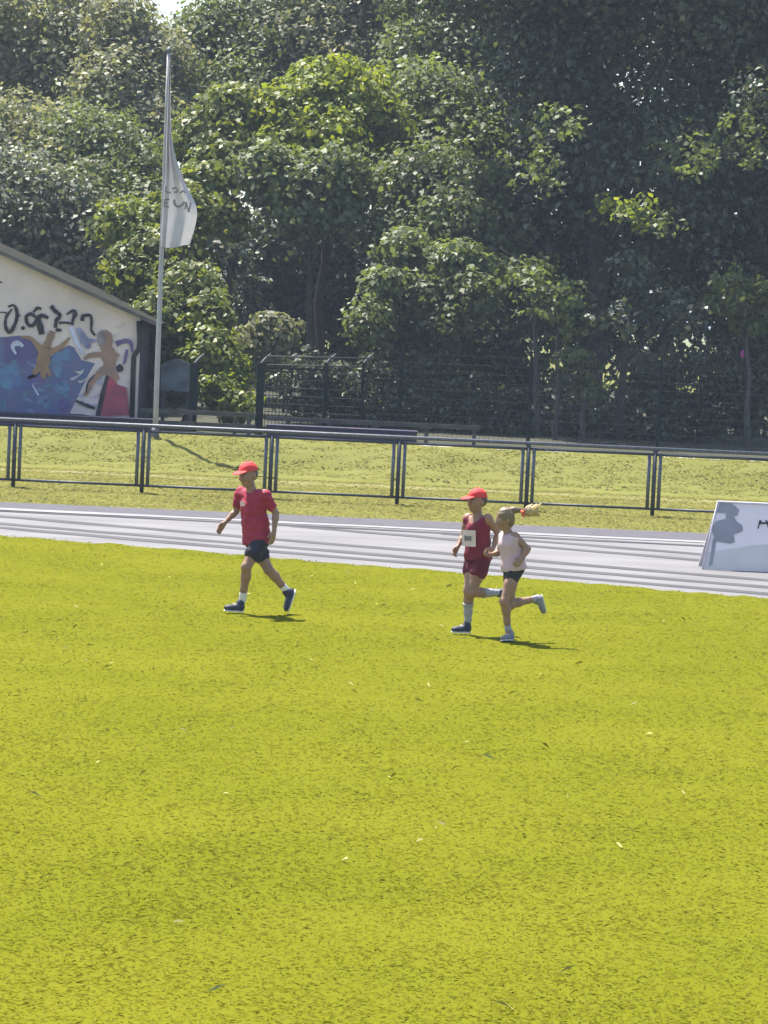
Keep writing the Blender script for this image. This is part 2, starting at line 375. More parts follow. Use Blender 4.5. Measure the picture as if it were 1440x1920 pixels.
# mural: flat paint on the wall, each colour a thin coat 3 mm in front of the one below
_coat = [0]
def wall_pt(cx, cy, k): return P(cx / 4.966, 500 + cy / 4.966, YW - .002 * k)
def paint(col, name, polys=(), strokes=(), col2=None, k=None, sc=3.0, single=True, grow=1.0):
    if k is None: _coat[0] += 1; k = _coat[0]
    b = MB(); objs = []; col = tuple(1.45 * c_ for c_ in col); col2 = None if col2 is None else tuple(1.4 * c_ for c_ in col2)
    mm = mat('paint_' + name, col, .8, var=.25 if col2 is None else 0, scale=sc, col2=col2, spec=.15, detail=9, fac=(.4, .6), bump=.2, bscale=60)
    def flush():
        nonlocal b, k
        if single: objs.append(b.build(name, mm, bd, recalc=False)); b = MB()
        else: k += .06
    for pl in polys:
        b.poly([wall_pt(p[0], p[1], k) for p in pl]); flush()
    for pl, w in strokes:
        ws = w if hasattr(w, '__len__') else [w] * len(pl)
        # smooth the stroke
        P2 = []
        for i in range(len(pl) - 1):
            for t in np.linspace(0, 1, 5)[:-1 if i < len(pl) - 2 else None]:
                p0 = pl[max(i - 1, 0)]; p1 = pl[i]; p2 = pl[i + 1]; p3 = pl[min(i + 2, len(pl) - 1)]
                cr = lambda a, b_, c, d: .5 * (2 * b_ + (c - a) * t + (2 * a - 5 * b_ + 4 * c - d) * t * t + (3 * b_ - a - 3 * c + d) * t ** 3)
                P2.append((cr(p0[0], p1[0], p2[0], p3[0]), cr(p0[1], p1[1], p2[1], p3[1]), ws[i] + (ws[i + 1] - ws[i]) * t))
        L, Rr = [], []
        for i, p in enumerate(P2):
            a = P2[max(i - 1, 0)]; c = P2[min(i + 1, len(P2) - 1)]
            tx, ty = c[0] - a[0], c[1] - a[1]; q = math.hypot(tx, ty) + 1e-6
            w_ = p[2] / 2 * random.uniform(.8, 1.15) * grow
            L.append(wall_pt(p[0] - ty / q * w_, p[1] + tx / q * w_, k + .02 * i)); Rr.append(wall_pt(p[0] + ty / q * w_, p[1] - tx / q * w_, k + .02 * i))
        n_ = len(L); b.add(L + Rr, [(i, i + 1, n_ + i + 1, n_ + i) for i in range(n_ - 1)]); flush()
    if not single: b.build(name, mm, bd, recalc=False)
def blob(cx, cy, rx, ry, n=20, jit=.12):
    return [(cx + rx * math.cos(t) * (1 + random.uniform(-jit, jit)), cy + ry * math.sin(t) * (1 + random.uniform(-jit, jit))) for t in np.linspace(0, 2 * math.pi, n, endpoint=False)]
paint((.085, .105, .20), 'blue_wave', [[(-1500, 700), (-700, 560), (-200, 640), (30, 655), (180, 640), (320, 690), (380, 790), (480, 830), (560, 770), (640, 730), (690, 750), (760, 870), (885, 900), (820, 1010), (740, 1180), (640, 1385), (300, 1392), (-1500, 1392)]], col2=(.115, .11, .185), sc=3.5)
paint((.075, .07, .15), 'purple_swell', [[(32, 670), (150, 655), (290, 690), (350, 790), (340, 890), (250, 960), (160, 900), (40, 900)], blob(600, 1300, 60, 70)], col2=(.10, .08, .19))
paint((.10, .19, .28), 'teal_foam', [blob(95, 1030, 120, 120), blob(540, 900, 45, 130), blob(570, 1120, 80, 60), blob(620, 820, 40, 60)], col2=(.09, .13, .25))
paint((.12, .085, .18), 'plum_shade', [blob(290, 960, 70, 90), blob(330, 1060, 90, 60)], col2=(.10, .10, .21))
rm = random.Random(33)
for nm_, c1_, c2_, cnt_ in (('light_blue_patch', (.13, .165, .26), (.09, .12, .21), 12), ('teal_patch', (.085, .16, .21), (.09, .12, .20), 11), ('violet_patch', (.10, .085, .20), (.085, .10, .22), 9)):
    paint(c1_, nm_, [], [([(x_ + rm.uniform(-20, 20), y_), (x_ + rm.uniform(20, 70), y_ + rm.uniform(-60, 60)), (x_ + rm.uniform(60, 140), y_ + rm.uniform(-70, 70))], [rm.uniform(8, 20), rm.uniform(25, 60), rm.uniform(6, 18)]) for x_, y_ in [(rm.uniform(-60, 560), rm.uniform(860, 1330)) for _ in range(cnt_)]], col2=c2_, sc=5.0)
for nm_, c1_, c2_, xs_, ys_, cnt_ in (('grey_overspray', (.36, .33, .34), (.42, .39, .38), (600, 1230), (560, 1340), 12), ('lilac_overspray', (.26, .25, .34), (.33, .31, .37), (620, 900), (900, 1350), 8)):
    paint(c1_, nm_, [], [([(x_, y_), (x_ + rm.uniform(20, 50), y_ + rm.uniform(-30, 30)), (x_ + rm.uniform(50, 100), y_ + rm.uniform(-50, 50))], [rm.uniform(4, 10), rm.uniform(14, 34), rm.uniform(4, 10)]) for x_, y_ in [(rm.uniform(*xs_), rm.uniform(*ys_)) for _ in range(cnt_)]], col2=c2_, sc=6.0)
paint((.33, .33, .43), 'lavender_highlight', [], [([(215, 745), (180, 715), (130, 720), (120, 760), (150, 815)], [30, 45, 50, 40, 15]), ([(660, 560), (695, 660), (770, 810)], [45, 50, 30]), ([(300, 1100), (360, 1200)], 14)])
paint((.16, .16, .26), 'slate_stroke', [], [([(725, 570), (790, 690), (830, 760)], [40, 75, 40]), ([(790, 690), (900, 690)], [60, 20])])
paint((.24, .150, .085), 'ochre_dancer', [], [([(490, 600), (455, 690), (420, 770)], [60, 70, 90]), ([(200, 655), (280, 665), (345, 730), (400, 800)], [18, 34, 44, 80]), ([(430, 740), (405, 850), (395, 960)], [110, 120, 90]), ([(470, 790), (560, 750), (650, 660)], [60, 40, 22]), ([(400, 890), (310, 1000)], [80, 40]), ([(400, 930), (405, 1040)], [70, 36]), ([(420, 930), (470, 1015)], [50, 26])], col2=(.19, .125, .085), single=False)
paint((.25, .150, .11), 'brown_dancer', [blob(980, 680, 72, 90, jit=.06)], [([(985, 740), (1020, 850), (1010, 985)], [110, 150, 110]), ([(975, 820), (850, 822), (780, 862)], [60, 44, 26]), ([(1030, 810), (1110, 825)], [70, 30]), ([(990, 940), (880, 1040), (830, 1140), (785, 1200)], [80, 50, 36, 40]), ([(1020, 960), (1090, 1060)], [100, 60])], col2=(.20, .13, .105), single=False)
paint((.17, .15, .165), 'grey_hair', [blob(945, 665, 42, 70)], k=_coat[0] + 1)
paint((.29, .062, .085), 'red_cloth', [[(1000, 1010), (1050, 1040), (1100, 1100), (1180, 1125), (1205, 1380), (905, 1400), (960, 1200)]], col2=(.21, .055, .08))
_coat[0] += 1
paint((.10, .07, .15), 'violet_hook', [], [([(1080, 720), (1150, 695), (1215, 705), (1232, 800)], [60, 40, 40, 20]), ([(1185, 770), (1165, 870), (1150, 910)], [34, 26, 12])])
paint((.025, .024, .03), 'black_lettering', grow=1.65, polys=[blob(215, 572, 20, 18), blob(545, 590, 32, 17), blob(1115, 945, 34, 36), blob(5, 145, 18, 8)], strokes=[
    ([(75, 375), (130, 360), (158, 430), (145, 520), (92, 612), (52, 560), (58, 470), (112, 395)], [10, 12, 22, 20, 22, 20, 16, 10]),
    ([(150, 455), (190, 455)], 12), ([(-60, 432), (40, 425), (85, 450)], 8),
    ([(330, 470), (290, 440), (245, 465), (255, 530), (300, 550), (340, 500)], [18, 20, 22, 20, 22, 18]),
    ([(310, 425), (350, 385), (385, 395)], [14, 20, 12]), ([(330, 500), (390, 455), (450, 480)], [20, 28, 14]), ([(355, 480), (375, 560), (390, 630)], [22, 36, 30]),
    ([(475, 365), (510, 410), (560, 455), (525, 500), (515, 570)], [26, 24, 18, 22, 20]), ([(545, 525), (610, 520), (690, 535)], [12, 14, 10]),
    ([(620, 445), (680, 410), (700, 440), (680, 490), (672, 545)], [12, 18, 26, 18, 12]),
    ([(765, 505), (775, 460), (840, 455), (852, 520), (850, 590), (885, 640)], [22, 20, 16, 16, 14, 12]),
    ([(1000, 1015), (955, 1190), (905, 1405)], [16, 26, 24]), ([(700, 1245), (790, 1285), (885, 1320)], [8, 22, 14]), ([(640, 1375), (760, 1385), (890, 1405)], [8, 14, 12]),
    ([(880, 1010), (820, 1080), (800, 1180)], [8, 10, 8])])

# ------------------------------------------------------------------ flagpole and flag
YP = 60.0
pb = P(290, 834, YP); pt = P(316.5, 100, YP)
fp = empty('flagpole', (pb.x, YP, .45), 'tall slim white flagpole on the bank beside the mural building', 'flagpole')
zb0 = .40; base = pb + (pb - pt) * ((pb.z - zb0) / (pt.z - pb.z))
b = MB(); b.tube([base + (pt - base) * t for t in np.linspace(0, 1, 8)], list(np.linspace(.052, .033, 8)), 12); b.build('pole', M['pole'], fp, True)
b = MB(); b.ell(pt + Vector((0, 0, .05)), (Vector((.055, 0, 0)), Vector((0, .055, 0)), Vector((0, 0, .06)))); b.build('finial', M['steel'], fp, True)
b = MB(); b.tube([base + Vector((0, 0, .0)), base + Vector((0, 0, .32))], [.085, .07], 10); b.build('base_sleeve', M['steel'], fp, True)
b = MB(); b.tube([P(320 - .0365 * (y - 100), y, YP - .06) for y in (112, 300, 500, 700, 800)], .006, 5); b.build('halyard', M['pole'], fp)
rt = [(112, 320), (160, 320), (200, 320), (240, 321), (270, 324), (300, 331), (320, 338), (340, 345), (355, 353), (370, 361), (385, 368), (400, 370), (415, 368), (432, 364), (448, 360), (462, 356)]
ys = np.linspace(112, 462, 60); nx = 26; V = []
for j, y in enumerate(ys):
    xr_ = np.interp(y, [r_[0] for r_ in rt], [r_[1] for r_ in rt]); xl_ = np.interp(y, [100, 834], [316, 290]) + 1.0 - 2.5 * min(1, max(0, (y - 300) / 120))
    for i in range(nx):
        u = i / (nx - 1); fold = .17 * math.sin(u * 9 + y * .012) * (0.35 + u) * (1.3 - .6 * min(1, max(0, (y - 280) / 120)))
        V.append(P(xl_ + (xr_ - xl_) * u, y + 3 * math.sin(u * 5) * (y > 440), YP - .05 - .05 * u + fold * .8))
idx = np.arange(60 * nx).reshape(60, nx); q = np.stack([idx[:-1, :-1], idx[:-1, 1:], idx[1:, 1:], idx[1:, :-1]], -1).reshape(-1, 4)
me = fast_mesh('flag', [tuple(v) for v in V], q, smooth=True); me.materials.append(M['flag'])
fl = bpy.data.objects.new('flag', me); COL.objects.link(fl); tag(fl, 'white flag with grey lettering hanging limp from the flagpole', 'flag')
# flag lettering, printed on the cloth: small quads riding just in front of it
def flag_pt(px, py, k=.012):
    j = (py - 112) / 350 * 59; j0 = int(max(0, min(58, j)))
    y = py; xr_ = np.interp(y, [r_[0] for r_ in rt], [r_[1] for r_ in rt]); xl_ = np.interp(y, [100, 834], [316, 290]) + 1.0 - 2.5 * min(1, max(0, (y - 300) / 120))
    u = min(1, max(0, (px - xl_) / (xr_ - xl_))); fold = .17 * math.sin(u * 9 + y * .012) * (0.35 + u) * (1.3 - .6 * min(1, max(0, (y - 280) / 120)))
    return P(px, py, YP - .05 - .05 * u + fold * .8 - k)
def fstroke(b, pl, w):
    P2 = []
    for i in range(len(pl) - 1):
        for t in np.linspace(0, 1, 5): P2.append((pl[i][0] + (pl[i + 1][0] - pl[i][0]) * t, pl[i][1] + (pl[i + 1][1] - pl[i][1]) * t, i))
    for i in range(len(P2) - 1):
        a, c = P2[i], P2[i + 1]; tx, ty = c[0] - a[0], c[1] - a[1]; q_ = math.hypot(tx, ty)
        if q_ < 1e-4: continue
        nx_, ny_ = -ty / q_ * w / 2, tx / q_ * w / 2
        b.add([flag_pt(a[0] - nx_, a[1] - ny_), flag_pt(c[0] - nx_, c[1] - ny_), flag_pt(c[0] + nx_, c[1] + ny_), flag_pt(a[0] + nx_, a[1] + ny_)], [(0, 1, 2, 3)])
b = MB()
for pl, w in [([(312, 348), (311, 360), (320, 361)], 3), ([(323, 354), (331, 352)], 3), ([(326, 360), (332, 360), (333, 354)], 3), ([(337, 362), (344, 357), (347, 362)], 3),
              ([(318, 374), (309, 374), (308, 387), (317, 388)], 3.2), ([(309, 380.5), (316, 380.5)], 2.6),
              ([(327, 374), (327, 383), (333, 388), (340, 386), (346, 378)], 4.2), ([(347, 392), (349, 379), (354, 398), (358, 380)], 3)]:
    fstroke(b, pl, w)
    if not (w == 3.2): b.build('letter', M['flag_print'], fl, recalc=False); b = MB()

# ------------------------------------------------------------------ barrier, shelter frame, notice board behind the rail
def barrier(pts, label, rails, Yb, name='guard_rail', posts=()):
    a = P(*pts[0], Yb); c = P(*pts[1], Yb)
    e = empty(name, ((a.x + c.x) / 2, Yb, .5), label, 'guard rail', 'guard rails on the bank')
    for dz in rails:
        b = MB(); b.box((a + c) / 2 + Vector((0, 0, dz)), ((c - a).length, .05, .085), 0); o_ = b.build('rail', M['grey_wood'], e)
    for x in posts:
        X = P(x, 800, Yb).x; b = MB(); b.box((X, Yb + .06, .66), (.07, .06, .50)); b.build('post', M['steel_dark'], e)
barrier([(262, 769), (480, 779)], 'pale plank guard rail with two boards left of the dark green post', (0, -.22), 61.4, posts=(275, 356, 440, 466))
barrier([(500, 781), (900, 806)], 'long pale plank guard rail running below the dark mesh fence', (0,), 61.5, posts=(540, 617, 700, 800, 890))
YS = 62.3
sh = empty('ball_fence', (P(560, 830, YS).x, YS, .5), 'dark green fence posts with angled pale arms and two rails in front of trees', 'fence')
for x, w in ((365, .16), (490, .15), (612, .06), (682, .06)):
    a = P(x, 682, YS); b = MB(); b.box((a.x, YS, (.45 + a.z) / 2), (w, .12, a.z - .45)); po = b.build('post', M['green_metal'], sh)
    c = P(x + 18, 664, YS + .3); b = MB(); b.tube([a + Vector((0, 0, .0)), (a + c) / 2 + Vector((0, .0, .01)), c], [.035, .035, .02], 6); b.build('arm', M['grey_wood'], po)
for y in (668, 684, 690):
    a = P(500, y, YS); c = P(690 if y < 690 else 620, y + 4, YS); b = MB(); b.tube([a, c], .018, 6); b.build('rail', M['grey_wood'] if y < 690 else M['green_metal'], sh, True)
b = MB()
a = P(500, 695, YS); c = P(690, 830, YS)
for i in range(9): 
    z = .55 + (a.z - .55) * i / 8; b.tube([(a.x, YS, z), (c.x, YS, z)], .010, 4)
for i in range(30):
    x = a.x + (c.x - a.x) * i / 29; b.tube([(x, YS + .012, .5), (x, YS + .012, a.z)], .006, 4)
tag(b.build('wire_mesh', M['green_metal'], sh), kind='stuff')
mf = empty('mesh_fence', (P(1000, 830, 62.8).x, 62.8, .5), 'tall dark green wire mesh fence in front of the shaded trees on the right', 'fence')
zt = P(993, 668, 62.8).z
mx = [P(x, 760, 62.8).x for x in (702, 750, 993, 1236, 1479)]
for x in mx[1:]:
    b = MB(); b.box((x, 62.8, (.45 + zt) / 2), (.065, .065, zt - .45)); b.build('post', M['green_metal'], mf)
for i in range(len(mx) - 1):
    b = MB(); x0, x1 = mx[i] + .04, mx[i + 1] - .04
    for k in range(11): z = .55 + (zt - .6) * k / 10; b.tube([(x0, 62.8, z), (x1, 62.8, z)], .0045, 4)
    nn = int((x1 - x0) / .09)
    for k in range(nn + 1): xx = x0 + (x1 - x0) * k / nn; b.tube([(xx, 62.81, .52), (xx, 62.81, zt)], .003, 3)
    b.build('wire_panel', M['green_metal'], mf)
nb_ = empty('notice_board', (P(330, 800, 63.2).x, 63.2, .5), 'faded blue grey board on two posts between flagpole and green post', 'notice board')
b = MB(); a = P(303, 672, 63.2); c = P(357, 768, 63.2); top = [Vector((a.x + (c.x - a.x) * t, 63.2, a.z - .12 + .12 * math.sin(math.pi * t))) for t in np.linspace(0, 1, 9)]
b.prism(top + [Vector((c.x, 63.2, c.z + .35)), Vector((a.x, 63.2, c.z + .35))], (0, .06, 0)); b.build('board', mat('faded_board', (.16, .18, .21), .8, scale=3.5, col2=(.07, .08, .10), detail=3), nb_)
for x in (a.x + .06, c.x - .06):
    b = MB(); b.box((x, 63.29, .95), (.07, .06, 1.0)); b.build('post', M['steel_dark'], nb_)

# ------------------------------------------------------------------ leaning banner on the track
g0 = G(1317, 1067, .012); YB = g0.y
bn = empty('banner_stand', (g0.x + 1.2, YB + .3, .01), 'pale blue and beige printed A-frame banner standing on the track', 'banner')
wl, wt, hz, dp_ = g0.x, P(1345, 947, YB + .28).x, .835, .28
L2 = 2.7; zb_ = .012
def face(u, v, k=0.0):      # u metres along the bottom edge, v 0..1 up the leaning face
    x0 = wl + (wt - wl) * v; x1 = wl + L2 - (wt - wl) * v
    return Vector((x0 + (x1 - x0) * u, YB + dp_ * v - k, zb_ + hz * v + k * .33))
b = MB()
fr = [face(0, 0), face(1, 0), face(1, 1), face(0, 1)]; bk = [Vector((p.x, 2 * (YB + dp_) - p.y, p.z)) for p in fr]
b.add([p for p in fr] + [p + Vector((0, .012, -.004)) for p in fr], [(0, 1, 2, 3), (7, 6, 5, 4), (0, 4, 5, 1), (3, 2, 6, 7), (0, 3, 7, 4), (1, 5, 6, 2)])
b.build('front_panel', M['sign_blue'], bn)
b = MB(); b.add([p + Vector((0, .02, 0)) for p in bk] + [p + Vector((0, .008, -.004)) for p in bk], [(0, 1, 2, 3), (7, 6, 5, 4), (0, 4, 5, 1), (3, 2, 6, 7), (0, 3, 7, 4), (1, 5, 6, 2)]); b.build('back_panel', M['sign_side'], bn)
b = MB(); b.tube([face(0, 0, .012), face(0, 1, .012), face(1, 1, .012), face(1, 0, .012)], .014, 8); b.build('frame', M['sign_side'], bn, True)
def band(b, pts, k): b.poly([face(u, v, k) for u, v in pts])
b = MB(); cu = [(u, .24 + .22 * math.sin(min(1, u / .52) * math.pi / 2)) for u in np.linspace(0.012, .99, 16)]
band(b, [(.99, .015), (.012, .015)] + cu, .004); b.build('beige_field', M['sign_beige'], bn, recalc=False)
def fz(cx, cy):             # crop pixel of the photographed sign -> (u, v)
    px, py = 1240 + cx / 7.2, 900 + cy / 7.2; v = min(.99, max(0.01, (1067 + .046 * (px - 1317) - py) / (1067 - 946)))
    pw = P(px, py, YB + dp_ * v); x0 = wl + (wt - wl) * v; x1 = wl + L2 - (wt - wl) * v
    return ((pw.x - x0) / (x1 - x0), v)
b = MB()
band(b, [fz(*p) for p in [(745, 480), (790, 345), (930, 340), (1000, 400), (1050, 450), (1020, 520), (975, 530), (1010, 590), (1090, 650), (1100, 710), (1060, 735), (975, 760), (990, 860), (930, 880), (740, 850), (700, 760), (680, 680), (740, 590), (870, 560), (870, 490)]], .007)
b.build('grey_silhouette', M['sign_grey'], bn, recalc=False)
b = MB(); band(b, [fz(*p) for p in [(700, 800), (740, 830), (690, 1150), (640, 1170)]], .007); b.build('grey_stripe', M['sign_grey'], bn, recalc=False)
for pl in ([(1295, 690), (1320, 580), (1350, 580), (1345, 630), (1322, 640), (1310, 690)], [(1345, 605), (1440, 608), (1520, 600), (1520, 625), (1345, 630)], [(1400, 580), (1425, 580), (1470, 690), (1445, 690)], [(1530, 580), (1560, 580), (1560, 690), (1530, 690)]):
    b = MB(); band(b, [fz(*p) for p in pl], .008); b.build('letter', M['ink'], bn, recalc=False)

# ------------------------------------------------------------------ trees
def leaves_mesh(name, lobes, n, size, k=40, spread=.34, upb=.45, jit=.6, inner=.22, seed=0):
    """lobes: list of (centre, (rx, ry, rz)); clusters of leaf faces through the outer volume of every lobe"""
    g = np.random.default_rng(seed)
    wts = np.array([(r[0] * r[2] + r[0] * r[1] + r[1] * r[2]) for c, r in lobes]); wts = wts / wts.sum()
    Vs = []
    for (c, r), w in zip(lobes, wts):
        nc = max(3, int(n * w / k)); d = g.normal(size=(nc, 3)); d /= np.linalg.norm(d, axis=1)[:, None]
        ph = g.random(6) * 6.28
        wob = 1 + .13 * np.sin(4 * d[:, 0] + ph[0]) * np.sin(5 * d[:, 2] + ph[1]) + .10 * np.sin(9 * d[:, 1] + ph[2] + 7 * d[:, 2]) + .06 * np.sin(13 * d[:, 0] + 11 * d[:, 2] + ph[3])
        rr = np.where(g.random(nc) < inner, g.random(nc) ** .5 * .8, 1.0 - np.abs(g.normal(size=nc)) * .13) * wob
        cen = np.array(c) + d * rr[:, None] * np.array(r)
        kk = np.maximum(6, (k * (0.5 + g.random(nc))).astype(int)); ci = np.repeat(np.arange(nc), kk); m_ = len(ci)
        sp = spread * (0.6 + .9 * g.random(nc))[ci][:, None]
        pd = g.normal(size=(m_, 3)) + np.array([0, 0, .5]); pd /= np.linalg.norm(pd, axis=1)[:, None]
        pos = cen[ci] + pd * sp * (1 - .5 * g.random(m_)[:, None] ** 2) * 1.35 * np.array([1, 1, .72])
        nrm = pd * .8 + d[ci] * .25 + np.array([0, 0, upb]) + g.normal(size=(m_, 3)) * jit; nrm /= np.linalg.norm(nrm, axis=1)[:, None]
        t = g.normal(size=(m_, 3)) + np.array([0, 0, -.4]); t -= nrm * (t * nrm).sum(1)[:, None]; t /= np.linalg.norm(t, axis=1)[:, None]
        bt = np.cross(nrm, t); L = (size * (.65 + .7 * g.random(m_)))[:, None]; Wd = L * .36
        V = np.empty((m_, 4, 3)); V[:, 0] = pos - t * L * .5; V[:, 2] = pos + t * L * .5 - nrm * L * .12
        V[:, 1] = pos + bt * Wd + nrm * L * .06 - t * L * .06; V[:, 3] = pos - bt * Wd + nrm * L * .06 - t * L * .06
        Vs.append(V)
    V = np.concatenate(Vs); return fast_mesh(name, V, np.arange(len(V) * 4))
def mm(px, Y): return px * Y / F
GZ = .45
def tree(name, label, cat, trunk_px, Y, lobes, n, size, m, seed, tr=.16, group=None, limbs=True, bark='bark', lean=0, spread=.50, k=36, trunk_top=None, inner=.22):
    """lobes in photo pixels: (px, py, half width, half height, dY, depth radius in m)"""
    bx = P(trunk_px, 830, Y).x
    e = empty(name, (bx, Y, GZ), label, cat, group)
    L3 = []
    for (px, py, rx, ry, dY, rd) in lobes:
        c = P(px, py, Y + dY); L3.append((tuple(c), (mm(rx, Y), rd, mm(ry, Y))))
    top = max(c[2] for c, r in L3) if trunk_top is None else trunk_top
    cx = np.mean([c[0] for c, r in L3]); 
    g = random.Random(seed); pts = []
    for t in np.linspace(0, 1, 9):
        pts.append((bx + (cx - bx) * t ** 1.5 * .7 + g.uniform(-.07, .07) * (t > 0) + lean * t, Y + g.uniform(-.07, .07), GZ - .1 + (top - GZ) * t))
    b = MB(); b.tube(pts, [tr * (1.35 if i == 0 else 1) * (1 - .085 * i) for i in range(9)], 10)
    if limbs:
        for c, r in L3:
            zt_ = min(c[2] - .2, top); a = Vector(pts[min(8, max(2, int(8 * max(.15, (zt_ - r[2] * .6 - GZ) / max(.5, top - GZ)))))]); c = Vector(c)
            mid = (a + c) / 2 + Vector((g.uniform(-.2, .2), g.uniform(-.2, .2), -.15)); b.tube([a, mid, c], [tr * .42, tr * .3, tr * .12], 7)
            for _ in range(5):
                q_ = c + Vector((g.uniform(-1, 1) * r[0], g.uniform(-1, 1) * r[1], g.uniform(-.6, 1) * r[2])) * .8
                b.tube([mid + (c - mid) * g.random(), (mid + q_) / 2 + Vector((0, 0, -.1)), q_], [tr * .16, tr * .11, tr * .04], 5)
    b.build('trunk', M[bark], e, True)
    link('crown', leaves_mesh('crown', L3, n, size, seed=seed, spread=spread, k=k, inner=inner), m, e)
    return e
LM = {}
LM['grey'] = leafmat('leaf_grey_green', [(.175, .18, .10), (.21, .21, .125), (.15, .16, .085), (.23, .23, .145)], .42, (1.4, 1.4, .8), .55, .38, .6, .25)
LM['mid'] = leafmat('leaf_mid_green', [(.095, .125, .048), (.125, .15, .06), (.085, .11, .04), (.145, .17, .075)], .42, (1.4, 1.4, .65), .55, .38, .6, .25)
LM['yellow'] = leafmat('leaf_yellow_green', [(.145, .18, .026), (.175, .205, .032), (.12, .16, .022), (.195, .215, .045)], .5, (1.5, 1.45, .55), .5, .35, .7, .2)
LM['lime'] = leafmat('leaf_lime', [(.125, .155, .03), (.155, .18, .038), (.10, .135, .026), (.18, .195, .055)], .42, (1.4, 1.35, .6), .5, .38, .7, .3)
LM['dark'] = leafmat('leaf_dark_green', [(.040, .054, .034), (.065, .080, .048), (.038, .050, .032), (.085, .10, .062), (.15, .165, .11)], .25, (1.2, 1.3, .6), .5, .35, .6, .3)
LM['willow'] = leafmat('leaf_willow', [(.12, .135, .085), (.15, .165, .11), (.10, .115, .07), (.17, .18, .13)], .32, (1.2, 1.2, .6), .55, .35, .8, .2)
WG = 'trees of the wood behind the sports ground'
BT = 'broadleaf_tree'
tree(BT, 'tall grey green tree filling the upper left corner above the mural building', 'tree', 30, 90, [(40, 30, 150, 110, 0, 2.6), (-70, 130, 140, 120, -1, 2.6), (120, 150, 100, 90, -1.5, 1.8), (170, 100, 80, 90, 0, 1.8)], 32500, 0.168, LM['grey'], 1, .24, WG)
tree(BT, 'grey green tree just left of the pole top, below the gap of sky', 'tree', 225, 88, [(228, 82, 58, 78, 0, 1.5), (215, 190, 80, 80, -1.5, 1.7), (300, 135, 45, 62, -.5, 1.2), (285, 250, 60, 70, -2, 1.4)], 23750, 0.160, LM['grey'], 2, .18, WG)
tree(BT, 'middle row grey green tree above the willow at the left edge', 'tree', 40, 80, [(40, 275, 110, 75, 0, 1.8), (-70, 270, 110, 80, 0, 1.8), (90, 350, 90, 70, -1.5, 1.5), (-20, 370, 120, 70, -1.5, 1.6)], 22500, 0.151, LM['grey'], 21, .16, WG)
tree(BT, 'middle row tree left of the flag, above the yellow green bush', 'tree', 200, 79, [(170, 290, 80, 70, 0, 1.5), (250, 330, 60, 70, -.5, 1.3), (190, 390, 80, 60, -2, 1.3), (270, 400, 50, 50, -2, 1.0)], 18750, 0.143, LM['mid'], 22, .15, WG)
tree(BT, 'dull green tree right of the pole top, right of the gap of sky', 'tree', 430, 91, [(400, 90, 72, 78, 0, 1.6), (500, 115, 110, 100, 0, 2.0), (355, 165, 50, 70, -.5, 1.2), (450, 200, 100, 80, -2, 1.8)], 27500, 0.168, LM['mid'], 3, .2, WG)
tree(BT, 'tall pale green tree rising above the sunlit yellow green crown in the middle', 'tree', 690, 92, [(640, -20, 150, 120, 0, 2.4), (770, 60, 130, 120, -.5, 2.2), (620, 110, 130, 80, -1.5, 2.0), (740, 170, 110, 80, -2, 1.8)], 35000, 0.168, LM['grey'], 4, .22, WG)
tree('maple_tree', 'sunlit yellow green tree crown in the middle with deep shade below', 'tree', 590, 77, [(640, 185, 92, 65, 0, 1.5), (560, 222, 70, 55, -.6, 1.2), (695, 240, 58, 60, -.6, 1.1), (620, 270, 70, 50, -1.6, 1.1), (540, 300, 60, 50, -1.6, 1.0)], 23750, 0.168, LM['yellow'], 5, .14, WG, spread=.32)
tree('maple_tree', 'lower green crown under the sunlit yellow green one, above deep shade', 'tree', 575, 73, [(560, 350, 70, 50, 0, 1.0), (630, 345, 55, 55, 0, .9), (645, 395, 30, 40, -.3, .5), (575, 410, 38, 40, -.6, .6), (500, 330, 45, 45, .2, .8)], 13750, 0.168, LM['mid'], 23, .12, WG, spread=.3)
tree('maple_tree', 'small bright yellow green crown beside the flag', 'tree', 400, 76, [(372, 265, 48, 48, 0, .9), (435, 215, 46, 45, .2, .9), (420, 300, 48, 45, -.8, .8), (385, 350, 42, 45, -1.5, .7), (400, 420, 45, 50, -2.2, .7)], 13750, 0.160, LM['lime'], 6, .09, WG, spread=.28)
tree(BT, 'tall green tree right of the middle, top row beside the dark oak', 'tree', 900, 88, [(870, 10, 130, 105, 0, 2.2), (970, 80, 80, 100, 0, 1.6), (850, 110, 100, 70, -1.5, 1.6), (950, 180, 80, 70, -2, 1.4)], 27500, 0.168, LM['mid'], 7, .2, WG)
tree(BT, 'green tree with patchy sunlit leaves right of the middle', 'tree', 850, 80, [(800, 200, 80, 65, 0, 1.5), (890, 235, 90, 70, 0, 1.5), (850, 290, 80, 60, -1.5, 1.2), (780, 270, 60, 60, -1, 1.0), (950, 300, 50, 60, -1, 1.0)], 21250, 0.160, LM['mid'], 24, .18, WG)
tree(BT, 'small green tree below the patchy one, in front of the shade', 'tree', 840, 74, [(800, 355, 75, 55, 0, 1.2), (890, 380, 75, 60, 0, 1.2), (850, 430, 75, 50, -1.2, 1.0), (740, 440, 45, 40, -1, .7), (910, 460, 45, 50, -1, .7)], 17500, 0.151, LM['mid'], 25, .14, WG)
tree('leafy_bush', 'tall loose bush with lit sprays behind the fence left of the middle stems', 'bush', 830, 69.5, [(860, 500, 42, 32, 0, .6), (765, 470, 34, 26, .6, .5), (885, 560, 36, 28, -.8, .5), (730, 540, 30, 26, -.2, .5), (690, 615, 26, 36, -1, .4), (800, 560, 30, 26, -.4, .5), (845, 610, 26, 22, -1.0, .4), (920, 520, 26, 22, .2, .4)], 9500, 0.151, LM['mid'], 26, .08, 'bushes at the edge of the wood', spread=.28)
